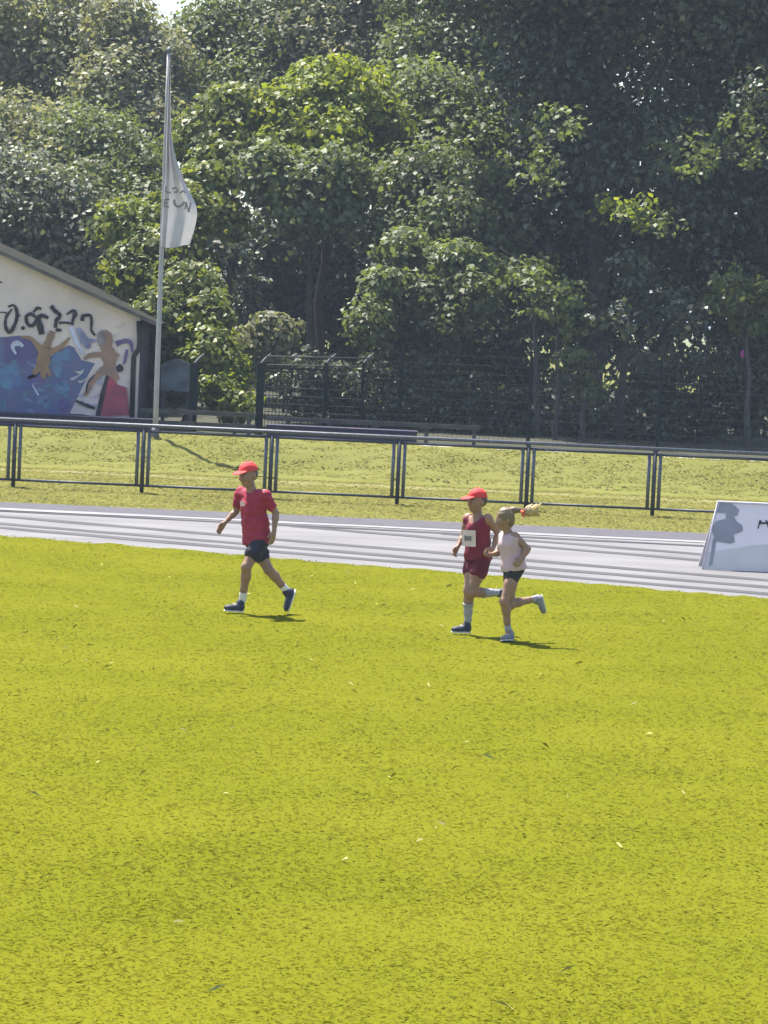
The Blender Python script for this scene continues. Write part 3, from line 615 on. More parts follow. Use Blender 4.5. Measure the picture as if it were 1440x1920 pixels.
tree('oak_tree', 'huge dark tree with a broad black trunk on the right', 'tree', 1105, 73, [(1020, -170, 280, 240, 1.0, 4.4), (1240, -140, 260, 230, 1.0, 4.4), (1060, 150, 140, 170, 1, 2.0), (1180, 330, 190, 170, .6, 2.2), (1010, 430, 110, 140, 1.4, 1.6), (1110, 560, 160, 110, 1.4, 1.6)], 78000, 0.168, LM['dark'], 8, .34, WG, trunk_top=10.5)
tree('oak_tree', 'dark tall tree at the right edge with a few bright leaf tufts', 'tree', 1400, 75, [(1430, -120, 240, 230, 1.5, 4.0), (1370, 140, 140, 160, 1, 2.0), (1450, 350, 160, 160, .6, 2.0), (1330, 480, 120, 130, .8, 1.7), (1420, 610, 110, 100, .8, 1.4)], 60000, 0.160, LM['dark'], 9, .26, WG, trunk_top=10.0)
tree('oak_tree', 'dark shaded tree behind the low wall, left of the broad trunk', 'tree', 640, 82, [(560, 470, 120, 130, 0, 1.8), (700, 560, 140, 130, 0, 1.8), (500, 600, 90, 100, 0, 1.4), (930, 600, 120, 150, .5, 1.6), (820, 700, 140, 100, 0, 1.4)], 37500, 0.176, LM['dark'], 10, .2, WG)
BOUGHS = [(1060, 245, 44, 'loose leaf tuft', 'left of the broad dark oak, upper part'), (1185, 402, 40, 'bright yellow green sprig', 'in the middle of the broad dark oak'),
    (1400, 265, 70, 'wide leafy bough', 'near the right edge, below a higher one'), (1300, 300, 44, 'pale sprig', 'right of the broad dark oak, upper part'), (1430, 180, 50, 'high leafy bough', 'at the right edge, upper part'), (1010, 320, 46, 'slim sprig', 'between the patchy tree and the dark oak'),
    (1240, 420, 26, 'small sprig', 'beside a brighter sprig on the dark oak'), (1290, 590, 46, 'low sprig', 'low down on the right above the fence'), (1385, 560, 56, 'low leafy bough', 'low down near the right edge'), (1010, 560, 56, 'sparse bough', 'above the pale stems'), (1160, 600, 40, 'scanty low sprig', 'right of the broad trunk')]
for i, (x_, y_, r_, LB, WH) in enumerate(BOUGHS):
    c = P(x_, y_, 65.8)
    e = empty('oak_bough', c, LB + ' catching the sun ' + WH, 'bough', 'sunlit boughs in front of the dark oaks')
    a = c + Vector((random.uniform(-.5, .5), 7.0, -.8)); b = MB(); b.tube([a, (a + c) / 2 + Vector((0, 0, .35)), c], [.07, .045, .012], 6)
    for _ in range(7):
        q_ = c + Vector((random.uniform(-1, 1) * r_ * .012, random.uniform(-.5, 1.5), random.uniform(-1, 1) * r_ * .010)); m_ = a + (c - a) * random.uniform(.6, .95); b.tube([m_, (m_ + q_) / 2 + Vector((0, 0, .08)), q_], [.016, .011, .004], 5)
    b.build('branch', M['bark'], e, True)
    link('foliage', leaves_mesh('foliage', [(tuple(c), (r_ * .011, .5, r_ * .009)), (tuple(c + Vector((.12, .9, .1))), (r_ * .010, .7, r_ * .009)), (tuple(c + Vector((-.2, 1.8, .15))), (r_ * .012, .8, r_ * .010))], int(5 * r_), .14, seed=100 + i, spread=.15, k=7), LM['yellow' if i == 1 else ('mid', 'dark', 'mid')[i % 3]], e)  # most tufts get lighter leaves than the oaks: sunlight put into the colour
tree('willow_bush', 'grey green willow bush leaning over the roof of the mural building', 'bush', 60, 72, [(40, 395, 110, 75, 0, 1.3), (140, 450, 90, 75, 0, 1.2), (215, 540, 60, 60, 0, 1.0), (-80, 380, 100, 100, 0, 1.3), (100, 540, 120, 90, .4, 1.2)], 32500, 0.143, LM['willow'], 12, .12, 'bushes at the edge of the wood')
tree('leafy_bush', 'bright yellow green bush behind the lower part of the flagpole', 'bush', 350, 66, [(245, 425, 55, 45, 2.2, .8), (345, 400, 45, 45, 2.4, .6), (310, 480, 60, 45, 1.2, .8), (255, 510, 45, 40, .8, .7), (345, 540, 50, 40, 0, .7), (310, 600, 50, 40, -.8, .7), (380, 610, 40, 40, -1.0, .5), (395, 665, 35, 40, -1.8, .5)], 20000, 0.151, LM['lime'], 13, .07, 'bushes at the edge of the wood', spread=.26)
tree('leafy_bush', 'low yellow green bush seen between the two thick dark green posts', 'bush', 420, 63.8, [(405, 735, 34, 30, -.3, .4), (445, 765, 36, 30, -.5, .4), (430, 700, 28, 30, .2, .4), (400, 690, 24, 30, .2, .4)], 5250, 0.126, LM['yellow'], 14, .04, 'bushes at the edge of the wood', spread=.16)
tree('leafy_bush', 'dim grey bush behind the board by the flagpole', 'bush', 335, 65.2, [(320, 700, 50, 70, 0, .6), (470, 660, 50, 40, .4, .5), (520, 620, 40, 30, .3, .4)], 5625, 0.126, LM['grey'], 15, .05, 'bushes at the edge of the wood', spread=.18)
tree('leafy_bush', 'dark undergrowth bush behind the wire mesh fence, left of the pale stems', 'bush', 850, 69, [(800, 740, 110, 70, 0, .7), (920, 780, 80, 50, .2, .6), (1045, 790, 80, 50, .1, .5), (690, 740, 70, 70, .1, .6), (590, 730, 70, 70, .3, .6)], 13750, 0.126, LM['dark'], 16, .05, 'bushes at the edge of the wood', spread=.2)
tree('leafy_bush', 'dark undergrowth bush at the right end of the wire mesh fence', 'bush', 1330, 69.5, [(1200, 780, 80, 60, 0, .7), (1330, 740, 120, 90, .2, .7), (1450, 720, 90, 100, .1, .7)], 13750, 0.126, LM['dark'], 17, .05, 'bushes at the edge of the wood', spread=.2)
# bare stems one can tell apart in the shade
for (x0, x1, yt, Yt, r_, mk, lab) in ((1042, 1044, 560, 66.5, .055, 'bark_pale', 'thin pale stem behind the mesh fence, left of the broad trunk'), (1092, 1100, 690, 66.2, .05, 'bark_pale', 'short pale stem in front of the broad dark trunk'), (425, 430, 480, 67.5, .09, 'bark', 'dark slim trunk above the low yellow green bush'), (1005, 1000, 500, 68, .06, 'bark_pale', 'slender grey trunk behind the fence post left of the pale stem'), (1160, 1175, 520, 68, .09, 'bark', 'dark trunk right of the broad trunk'), (1405, 1400, 560, 67, .06, 'bark_pale', 'grey forked trunk near the right edge')):
    e = empty('tree_trunk', (P(x0, 830, Yt).x, Yt, GZ), lab, 'tree trunk', 'bare trunks at the edge of the wood')
    a = P(x0, 835, Yt); a.z = GZ - .1; c = P(x1, yt, Yt); g = random.Random(x0)
    pts = [a + (c - a) * t + Vector((g.uniform(-.05, .05), 0, 0)) * (0 < t < 1) for t in np.linspace(0, 1, 7)]
    b = MB(); b.tube(pts, [r_ * (1.2 - .11 * i) for i in range(7)], 8)
    for i in (3, 4, 5): b.tube([pts[i], pts[i] + Vector((g.uniform(-.5, .5), g.uniform(-.2, .2), .5)), pts[i] + Vector((g.uniform(-.9, .9), 0, 1.0))], [r_ * .35, r_ * .25, r_ * .1], 6)
    b.build('trunk', M[mk], e, True)
    link('crown', leaves_mesh('crown', [(tuple(c), (.5, .5, .35)), (tuple(c + Vector((.3, .1, -.5))), (.4, .4, .3))], 500, .16, seed=x0, spread=.2), LM['dark'] if mk == 'bark' else LM['mid'], e)
# the wood beyond: one far mass
lob = []
g = random.Random(5)
for i in range(34):
    x = -24 + 48 * i / 33; z = 3.0 + g.uniform(-.8, .8)
    lob.append(((x, 98 + g.uniform(-2, 3), z), (1.7, 2.0, 3.4)))
    px_ = 720 + x / 98 * F
    if abs(px_ - 315) > 120: lob.append(((x, 100 + g.uniform(-2, 2), 8.6 + g.uniform(-1, 1)), (2.0, 2.0, 3.0)))
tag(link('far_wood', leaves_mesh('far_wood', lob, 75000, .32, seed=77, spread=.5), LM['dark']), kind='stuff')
# pink spot among the leaves
pk = P(1393, 663, 67.6)
b = MB()
for i in range(9):
    a_ = i * 2.4; c = pk + Vector((math.cos(a_) * .03 * (i % 3), math.sin(a_) * .03, (i - 4) * .014)); b.ell(c, (Vector((.035, 0, .01)), Vector((0, .03, 0)), Vector((-.01, 0, .03))), 7, 5)
tag(b.build('blossom', mat('pink_petal', (.75, .16, .55), .6, trans=.3), None, True), 'small bright pink blossom among dark leaves at the right edge', 'blossom')

# ------------------------------------------------------------------ the air
b = MB(); b.box((0, 700, 11.5), (3400, 2600 + 2200, 26)); hz_ = b.build('haze', None)
hm = bpy.data.materials.new('haze_air'); hm.use_nodes = True; hn = hm.node_tree.nodes; hn.remove(hn['Principled BSDF'])
hv = hn.new('ShaderNodeVolumePrincipled'); hv.inputs['Color'].default_value = (.68, .82, 1.0, 1); hv.inputs['Density'].default_value = .00048
hm.node_tree.links.new(hv.outputs[0], hn['Material Output'].inputs['Volume']); hz_.data.materials.append(hm); tag(hz_, kind='stuff')

# ------------------------------------------------------------------ people: signed distance bodies
def unit(v): return Vector(v).normalized()
class SDF:
    def __init__(s): s.p = []
    def cone(s, a, b, ra, rb, k=.02, sub=False): s.p.append(('c', np.array(a, float), np.array(b, float), ra, rb, k)); return s
    def chain(s, pts, rs, k=.02):
        for i in range(len(pts) - 1): s.cone(pts[i], pts[i + 1], rs[i], rs[i + 1], k)
        return s
    def ell(s, c, ax, r, k=.02): s.p.append(('e', np.array(c, float), np.array([list(unit(a)) for a in ax]), np.array(r, float), 0, k)); return s
    def mesh(s, name, h, cuts=(), wob=0.0, wf=30.0, seed=0):
        lo = np.full(3, 1e9); hi = -lo
        for q in s.p:
            R_ = max(q[3], q[4]) if q[0] == 'c' else q[3].max()
            for c in ([q[1], q[2]] if q[0] == 'c' else [q[1]]): lo = np.minimum(lo, c - R_ - 4 * h); hi = np.maximum(hi, c + R_ + 4 * h)
        n = np.ceil((hi - lo) / h).astype(int) + 1
        Fd = np.full(n, .5, np.float32)
        for q in s.p:
            R_ = (max(q[3], q[4]) if q[0] == 'c' else q[3].max()) + q[5] + 3 * h
            a = np.minimum(q[1], q[2]) if q[0] == 'c' else q[1]; b = np.maximum(q[1], q[2]) if q[0] == 'c' else q[1]
            i0 = np.maximum(0, np.floor((a - R_ - lo) / h).astype(int)); i1 = np.minimum(n, np.ceil((b + R_ - lo) / h).astype(int) + 1)
            g = np.stack(np.meshgrid(*[lo[d] + h * np.arange(i0[d], i1[d]) for d in range(3)], indexing='ij'), -1)
            if q[0] == 'c':
                ba = q[2] - q[1]; L2_ = max(1e-12, ba @ ba); t = np.clip(((g - q[1]) @ ba) / L2_, 0, 1)
                d_ = np.linalg.norm(g - q[1] - t[..., None] * ba, axis=-1) - (q[3] + (q[4] - q[3]) * t)
            else:
                l_ = (g - q[1]) @ q[2].T; k0 = np.linalg.norm(l_ / q[3], axis=-1); k1 = np.linalg.norm(l_ / q[3] ** 2, axis=-1)
                d_ = np.where(k0 < 1e-4, -q[3].min(), k0 * (k0 - 1) / np.maximum(k1, 1e-6))
            sl_ = tuple(slice(i0[d], i1[d]) for d in range(3)); f0 = Fd[sl_]; k = q[5]
            hh = np.clip(.5 + .5 * (f0 - d_) / k, 0, 1); Fd[sl_] = f0 * (1 - hh) + d_ * hh - k * hh * (1 - hh)
        if wob or cuts:
            g = np.stack(np.meshgrid(*[lo[d] + h * np.arange(n[d]) for d in range(3)], indexing='ij'), -1)
            if wob:
                r_ = np.random.default_rng(seed); 
                for o_ in range(3):
                    w_ = r_.normal(size=3) * wf * (1 + .6 * o_); Fd = Fd + wob / (1 + .7 * o_) * np.sin(g @ w_ + r_.random() * 6 + 2 * np.sin(g @ (r_.normal(size=3) * wf * .5)))
            for (pt_, nv) in cuts:           # keep the side nv does not point to; a number = keep what lies outside that sphere
                if isinstance(nv, float): Fd = np.maximum(Fd, nv - np.linalg.norm(g - np.array(pt_), axis=-1))
                else: Fd = np.maximum(Fd, (g - np.array(pt_)) @ np.array(unit(nv)))
        return nets(name, Fd, lo, h)
def nets(name, Fd, lo, h):
    ins = Fd < 0; n = Fd.shape
    c = [(a, b, d) for a in (0, 1) for b in (0, 1) for d in (0, 1)]
    cs = [ins[a:n[0] - 1 + a, b:n[1] - 1 + b, d:n[2] - 1 + d] for a, b, d in c]
    sm = sum(x.astype(np.int8) for x in cs); act = (sm > 0) & (sm < 8)
    I = np.argwhere(act); idx = np.full(act.shape, -1, np.int32); idx[act] = np.arange(len(I))
    val = np.stack([Fd[I[:, 0] + a, I[:, 1] + b, I[:, 2] + d] for a, b, d in c], -1)
    ps = np.zeros((len(I), 3)); cn = np.zeros(len(I))
    for i in range(8):
        for j in range(i + 1, 8):
            df = [abs(c[i][m_] - c[j][m_]) for m_ in range(3)]
            if sum(df) != 1: continue
            x = (val[:, i] < 0) != (val[:, j] < 0); t = val[:, i] / np.where(x, val[:, i] - val[:, j], 1)
            p = np.array(c[i]) + t[:, None] * (np.array(c[j]) - np.array(c[i])); ps += np.where(x[:, None], p, 0); cn += x
    V = lo + h * (I + ps / cn[:, None])
    Q = []
    for ax in range(3):
        a1, a2 = (ax + 1) % 3, (ax + 2) % 3
        s0 = [slice(1, m_ - 1) for m_ in n]; s1 = list(s0); s0[ax] = slice(0, n[ax] - 1); s1[ax] = slice(1, n[ax])
        A, B = ins[tuple(s0)], ins[tuple(s1)]; E = np.argwhere(A != B); 
        if not len(E): continue
        off = np.ones(3, int); off[ax] = 0; E = E + off
        fl_ = ins[E[:, 0], E[:, 1], E[:, 2]]
        def cell(d1, d2):
            e = E.copy(); e[:, a1] -= d1; e[:, a2] -= d2; return idx[e[:, 0], e[:, 1], e[:, 2]]
        q = np.stack([cell(1, 1), cell(0, 1), cell(0, 0), cell(1, 0)], -1)
        q[~fl_] = q[~fl_][:, ::-1]; Q.append(q)
    return fast_mesh(name, V, np.concatenate(Q), smooth=True)

M['skin'] = mat('skin', (.275, .160, .108), .55, var=.06, scale=14, spec=.35)
M['lip'] = mat('lips', (.36, .13, .11), .5)
M['eye_w'] = mat('eye_white', (.42, .40, .38), .4)
M['eye_d'] = mat('eye_dark', (.03, .025, .02), .3)
M['red_cap'] = mat('red_cap_cloth', (.62, .045, .045), .75, var=.08, scale=20, bump=.15, bscale=200)
M['red_shirt'] = mat('red_sports_shirt', (.30, .020, .050), .7, var=.08, scale=9, bump=.2, bscale=90)
M['dark_red'] = mat('dark_red_singlet', (.17, .013, .032), .7, var=.1, scale=9, bump=.2, bscale=90)
M['dark_red_shorts'] = mat('dark_red_shorts', (.11, .010, .026), .75, var=.15, scale=9, bump=.2, bscale=80)
M['navy_shorts'] = mat('navy_shorts', (.022, .022, .035), .75, var=.2, scale=12, bump=.2, bscale=80)
M['black_shorts'] = mat('black_shorts', (.022, .02, .022), .7, var=.2, scale=12, bump=.2, bscale=80)
M['pink_top'] = mat('pale_pink_top', (.50, .355, .395), .75, var=.05, scale=8, bump=.2, bscale=70)
M['sock'] = mat('white_sock', (.66, .65, .66), .9, var=.05, scale=40)
M['grey_sock'] = mat('grey_sock', (.30, .30, .34), .9, var=.1, scale=40)
M['shoe'] = mat('dark_shoe', (.03, .033, .055), .6, var=.3, scale=25)
M['grey_shoe'] = mat('grey_shoe', (.20, .20, .22), .6, var=.2, scale=25)
M['sole'] = mat('shoe_sole', (.55, .54, .55), .7)
M['bib'] = mat('paper_bib', (.60, .49, .47), .8, var=.04, scale=12)
M['print'] = mat('bib_print', (.14, .13, .14), .8)
M['logo'] = mat('shirt_logo', (.70, .48, .50), .8)
M['hair_shaded'] = mat('shaded_blond_hair', (.19, .135, .07), .5, scale=30, col2=(.11, .075, .04), spec=.5, stretch=(2, 2, 8))  # blond hair darkened in its colour for the shaded side of the head
M['hair_sunlit'] = mat('sunlit_blond_hair', (.85, .74, .52), .5, scale=30, col2=(.70, .56, .34), spec=.5, trans=.6)  # same hair, the sun on the ponytail end put into a paler colour
M['hair_brown'] = mat('brown_hair', (.085, .055, .035), .6, var=.3, scale=30, spec=.5)
M['tie'] = mat('red_hair_tie', (.60, .10, .06), .7, var=.1, scale=20)

def hand(s, wrist, tip, palm_n, side, curl=.5, sc=1.0, k=.004):
    """palm, four fingers of unequal length and a thumb; palm_n = direction the palm faces, side = towards the thumb"""
    w = Vector(wrist); d = (Vector(tip) - w).normalized(); side = (Vector(side) - d * Vector(side).dot(d)).normalized(); pn = d.cross(side)
    if pn.dot(Vector(palm_n)) < 0: pn = -pn
    s.cone(w, w + d * .035 * sc, .020 * sc, .024 * sc, .012)
    s.ell(w + d * .045 * sc, (d, side, pn), (.042 * sc, .034 * sc, .016 * sc), .01)
    for i, (o_, L) in enumerate(((.026, .058), (.009, .066), (-.009, .061), (-.026, .047))):
        b0 = w + d * .075 * sc + side * o_ * sc; a0 = curl * .55; dd = d * math.cos(a0) + pn * math.sin(a0)
        b1 = b0 + dd * L * .48 * sc; a1 = curl * 1.6; dd = d * math.cos(a1) + pn * math.sin(a1); b2 = b1 + dd * L * .32 * sc
        a2 = curl * 2.4; dd = d * math.cos(a2) + pn * math.sin(a2); b3 = b2 + dd * L * .24 * sc
        s.chain([b0 - d * .02 * sc, b0, b1, b2, b3], [.0095 * sc, .0095 * sc, .0085 * sc, .0078 * sc, .007 * sc], k)
    t0 = w + d * .028 * sc + side * .024 * sc; t1 = t0 + (d * .7 + side * .55 + pn * .25).normalized() * .036 * sc; t2 = t1 + (d * .9 + side * .1 + pn * .4).normalized() * .028 * sc
    s.chain([t0, t1, t2], [.012 * sc, .0095 * sc, .008 * sc], .006)

def head(s, c, f, u, sc, hair=None):
    """head in the body field; c = head centre, f = where the face looks, u = crown direction"""
    u = unit(u); f = (Vector(f) - u * Vector(f).dot(u)).normalized(); l = u.cross(f); c = Vector(c)
    A = (l, f, u)
    s.ell(c + u * .025 * sc - f * .012 * sc, A, (.073 * sc, .090 * sc, .085 * sc), .02)
    s.ell(c - u * .035 * sc + f * .022 * sc, A, (.056 * sc, .062 * sc, .070 * sc), .03)
    s.ell(c - u * .085 * sc + f * .055 * sc, A, (.026 * sc, .022 * sc, .020 * sc), .025)
    s.cone(c + u * .01 * sc + f * .078 * sc, c - u * .028 * sc + f * .096 * sc, .009 * sc, .0135 * sc, .012)
    for g in (1, -1):
        s.ell(c - u * .012 * sc + l * g * .073 * sc - f * .012 * sc, (l, f, u), (.011 * sc, .020 * sc, .032 * sc), .008)
        s.ell(c - u * .025 * sc + l * g * .036 * sc + f * .06 * sc, (l, f, u), (.022 * sc, .02 * sc, .022 * sc), .02)
    return c, f, l, u
def face(parent, fr, sc):
    c, f, l, u = fr
    for g in (1, -1):
        e = c + u * .004 * sc + l * g * .031 * sc + f * .0735 * sc
        b = MB(); b.ell(e, (l * .014 * sc, f * .009 * sc, u * .008 * sc), 10, 6); ew = b.build('eye', M['eye_w'], parent, True)
        b = MB(); b.ell(e + f * .006 * sc, (l * .0065 * sc, f * .005 * sc, u * .0068 * sc), 8, 5); b.build('iris', M['eye_d'], ew, True)
        b = MB(); b.tube([c + u * .021 * sc + l * g * .014 * sc + f * .082 * sc, c + u * .027 * sc + l * g * .032 * sc + f * .079 * sc, c + u * .021 * sc + l * g * .05 * sc + f * .068 * sc], [.0035 * sc, .004 * sc, .002 * sc], 6); b.build('eyebrow', M['hair_brown'], parent, True)
    b = MB(); m0 = c - u * .057 * sc; b.tube([m0 + l * .023 * sc + f * .073 * sc, m0 + l * .01 * sc + f * .084 * sc, m0 + f * .087 * sc, m0 - l * .01 * sc + f * .084 * sc, m0 - l * .023 * sc + f * .073 * sc], [.002, .0055, .006, .0055, .002], 6); b.build('mouth', M['lip'], parent, True)
def cap(parent, fr, sc, m):
    c, f, l, u = fr; s = SDF()
    s.ell(c + u * .034 * sc - f * .012 * sc, (l, f, u), (.086 * sc, .103 * sc, .096 * sc), .01)
    me = s.mesh('cap', .006, cuts=[(c + u * .040 * sc, -(u * .97 + f * -.10))], wob=.0012, wf=40)
    o = link('cap', me, m, parent)
    s = SDF(); s.ell(c + u * .042 * sc + f * .105 * sc, (l, (f - u * .18), (u + f * .18)), (.072 * sc, .075 * sc, .010 * sc), .005)
    link('visor', s.mesh('visor', .005, cuts=[(c + f * .07 * sc, -f)]), m, o)
    b = MB(); b.ell(c + u * .131 * sc - f * .012 * sc, (l * .01, f * .01, u * .006), 8, 5); b.build('button', m, o, True)
    return o
def shoe(parent, heel, toe, up, sc, m):
    heel = Vector(heel); toe = Vector(toe); d = (toe - heel).normalized(); up = (Vector(up) - d * Vector(up).dot(d)).normalized(); l = up.cross(d); L = (toe - heel).length
    s = SDF(); s.ell(heel + d * L * .26 + up * .040 * sc, (d, l, up), (L * .27, .037 * sc, .045 * sc), .02); s.ell(heel + d * L * .66 + up * .030 * sc, (d, l, up), (L * .36, .043 * sc, .034 * sc), .03)
    s.cone(heel + d * L * .24 + up * .05 * sc, heel + d * L * .22 + up * .085 * sc, .040 * sc, .038 * sc, .02)
    o = link('shoe', s.mesh('shoe', .005, cuts=[(heel + up * .012, -up)]), m, parent)
    s = SDF(); s.ell(heel + d * L * .28, (d, l, up), (L * .30, .041 * sc, .02 * sc), .02); s.ell(heel + d * L * .66, (d, l, up), (L * .38, .046 * sc, .02 * sc), .03)
    link('sole', s.mesh('sole', .004, cuts=[(heel + up * .014, up), (heel + up * .000, -up)]), M['sole'], o)
    b = MB()
    for t in (.42, .50, .58): b.tube([heel + d * L * t + l * .026 * sc + up * .062 * sc, heel + d * L * t + up * .073 * sc, heel + d * L * t - l * .026 * sc + up * .062 * sc], .0035, 5)
    b.build('laces', M['sole'], o, True)
def patch(parent, name, c, f, u, w, h, m, k=0.0, bend=1.6):
    """a small printed sheet bent round the chest"""
    l = Vector(u).cross(f).normalized(); u = Vector(u).normalized(); f = u.cross(l) * -1 if u.cross(l).dot(f) < 0 else u.cross(l)
    n_ = 7; vs = []
    for j in (-1, 1):
        for i in range(n_):
            t = (i / (n_ - 1) - .5) * w; vs.append(Vector(c) + l * t + u * (j * h / 2) + f * (k - bend * t * t))
    b = MB(); b.add(vs, [(i, i + 1, n_ + i + 1, n_ + i) for i in range(n_ - 1)]); return b.build(name, m, parent, recalc=False)

def person(label, Y0, J, cfg):
    """J: joints -> (photo px, photo py, depth offset m); cfg: clothes"""
    sc = cfg['sc']; X = {k: P(v[0], v[1], Y0 + v[2]) for k, v in J.items()}
    foot = X['ground']; e = empty('person', (foot.x, foot.y, .012), label, 'person')
    hipc = (X['hipL'] + X['hipR']) / 2; shc = (X['shL'] + X['shR']) / 2; up = (shc - hipc).normalized()
    lat = ((X['shL'] - X['shR']).normalized() + (X['hipL'] - X['hipR']).normalized()).normalized(); fwd = lat.cross(up).normalized(); lat = up.cross(fwd)
    A = (lat, fwd, up); H = (shc - hipc).length
    def torso(s, g, k=.035, low=True):
        s.ell(hipc + up * .015 * sc, A, (.122 * sc + g, .088 * sc + g, .085 * sc + g), k)
        s.ell(hipc + up * H * .38, A, (.112 * sc + g, .082 * sc + g, .12 * sc + g), k)
        s.ell(hipc + up * H * .70 + fwd * .006, A, (.132 * sc + g, .094 * sc + g, .13 * sc + g), k)
        s.cone(X['shR'] - up * .02, X['shL'] - up * .02, .046 * sc + g, .046 * sc + g, k)
    s = SDF(); torso(s, 0)
    hd = X['head']; hu = (hd - shc).normalized(); hu = (hu + Vector((0, 0, 1)) * .8).normalized()
    s.cone(shc - up * .0, hd - hu * .05 * sc, .047 * sc, .043 * sc, .03)
    fr = head(s, hd, Vector(cfg['face']), hu, sc * 1.0)
    legs = {}
    for q in 'LR':
        h_, kn, an = X['hip' + q], X['kn' + q], X['an' + q]; toe, heel = X['toe' + q], X['heel' + q]
        kf = ((kn - h_).normalized() - (an - kn).normalized())
        kf = kf.normalized() if kf.length > .05 else fwd
        mid = h_ + (kn - h_) * .5; calf = kn + (an - kn) * .30 - kf * .012
        s.chain([h_, mid, kn], [.078 * sc, .064 * sc, .047 * sc], .03)
        s.chain([kn, calf, kn + (an - kn) * .72, an], [.045 * sc, .047 * sc, .034 * sc, .029 * sc], .02)
        s.ell(kn + kf * .012, ((an - h_), kf, (an - h_).cross(kf)), (.045 * sc, .036 * sc, .04 * sc), .02)
        s.chain([an, heel + (toe - heel) * .28 + (an - heel) * .35, heel + (toe - heel) * .62 + (an - heel) * .30], [.029 * sc, .026 * sc, .018 * sc], .01)
        legs[q] = (h_, kn, an, mid, calf)
        sh_, el, wr, ha = X['sh' + q], X['el' + q], X['wr' + q], X['ha' + q]
        s.ell(sh_, A, (.044 * sc, .044 * sc, .044 * sc), .03)
        s.chain([sh_, sh_ + (el - sh_) * .45, el], [.043 * sc, .037 * sc, .030 * sc], .02)
        s.chain([el, el + (wr - el) * .3, wr], [.031 * sc, .031 * sc, .020 * sc], .015)
        inward = (lat if q == 'R' else -lat) * .8 + fwd * -.1; ths = fwd * .8 + (up * .6)
        hand(s, wr, ha, inward, ths, cfg.get('curl', .5), .95 * sc)
    body = link('body', s.mesh('body', .0055), M['skin'], e)
    face(e, fr, sc)
    # hair
    if cfg.get('cap'):
        s = SDF(); c, f, l, u = fr; s.ell(c + u * .012 * sc - f * .030 * sc, (l, f, u), (.077 * sc, .083 * sc, .088 * sc), .01)
        link('hair', s.mesh('hair', .006, cuts=[(c - u * .045 * sc, -u + f * .25), (c + f * .022 * sc, f)], wob=.002, wf=120), M['hair_brown'], e)
        cap(e, fr, sc, M['red_cap'])
    # shirt
    s = SDF(); g = cfg.get('fit', .012); torso(s, g, .03)
    hem = hipc - up * cfg.get('hem', .03)
    s.ell(hipc - up * .02, A, (.140 * sc + g, .112 * sc + g, .13 * sc), .04); s.ell(hipc + up * H * .3, A, (.124 * sc + g, .094 * sc + g, .16 * sc), .05)
    if cfg['sleeve'] > 0:
        for q in 'LR':
            a, b_ = X['sh' + q], X['el' + q]; t = cfg['sleeve']; s.cone(a, a + (b_ - a) * t, .050 * sc, .043 * sc + g * .4, .02)
        cuts = [(hem, -up)]
    else:
        cuts = [(hem, -up)] + [(X['sh' + q] + (lat if q == 'L' else -lat) * .012 - up * 0, (lat if q == 'L' else -lat) + up * .12) for q in 'LR']
    cuts.append((shc + up * .075 * sc + fwd * .02, .068 * sc) if cfg['sleeve'] > 0 else (shc + up * .065 * sc + fwd * .075, .105 * sc))
    shirt = link('shirt', s.mesh('shirt', .006, cuts=cuts, wob=.0042, wf=17, seed=cfg['seed']), M[cfg['shirt']], e)
    # shorts
    s = SDF(); s.ell(hipc + up * .0, A, (.128 * sc + .004, .096 * sc + .004, .085 * sc), .03)
    cuts = [(hipc + up * .055, up)]
    for q in 'LR':
        h_, kn = legs[q][0], legs[q][1]; t = cfg['leg']; s.cone(h_ + (kn - h_) * .06, h_ + (kn - h_) * t, .080 * sc + .006, (.080 if not cfg.get('tight') else .068) * sc + .006, .015)
    link('shorts', s.mesh('shorts', .006, cuts=cuts, wob=.003, wf=24, seed=cfg['seed'] + 3), M[cfg['shorts']], e)
    # socks and shoes
    for q in 'LR':
        h_, kn, an, mid, calf = legs[q]; t = cfg['sock']; s = SDF()
        if t > .4: s.chain([an + (kn - an) * t, an + (kn - an) * .6, an + (kn - an) * .28, an], [.046 * sc, .051 * sc, .039 * sc, .036 * sc], .02)
        else: s.cone(an + (kn - an) * t, an - (kn - an).normalized() * .02, .036 * sc, .036 * sc, .02)
        link('sock', s.mesh('sock', .005, cuts=[(an + (kn - an) * t, kn - an)], wob=.001, wf=60), M[cfg['sockm']], e)
        d = (X['toe' + q] - X['heel' + q]).normalized(); us = an - X['heel' + q]
        shoe(e, X['heel' + q], X['toe' + q], us, sc, M[cfg['shoe']])
    return e, X, fr, dict(hipc=hipc, shc=shc, up=up, lat=lat, fwd=fwd, H=H, sc=sc)

def cj(scale, ox, oy):
    return lambda cx, cy, dy=0.0: (ox + cx / scale, oy + cy / scale, dy)
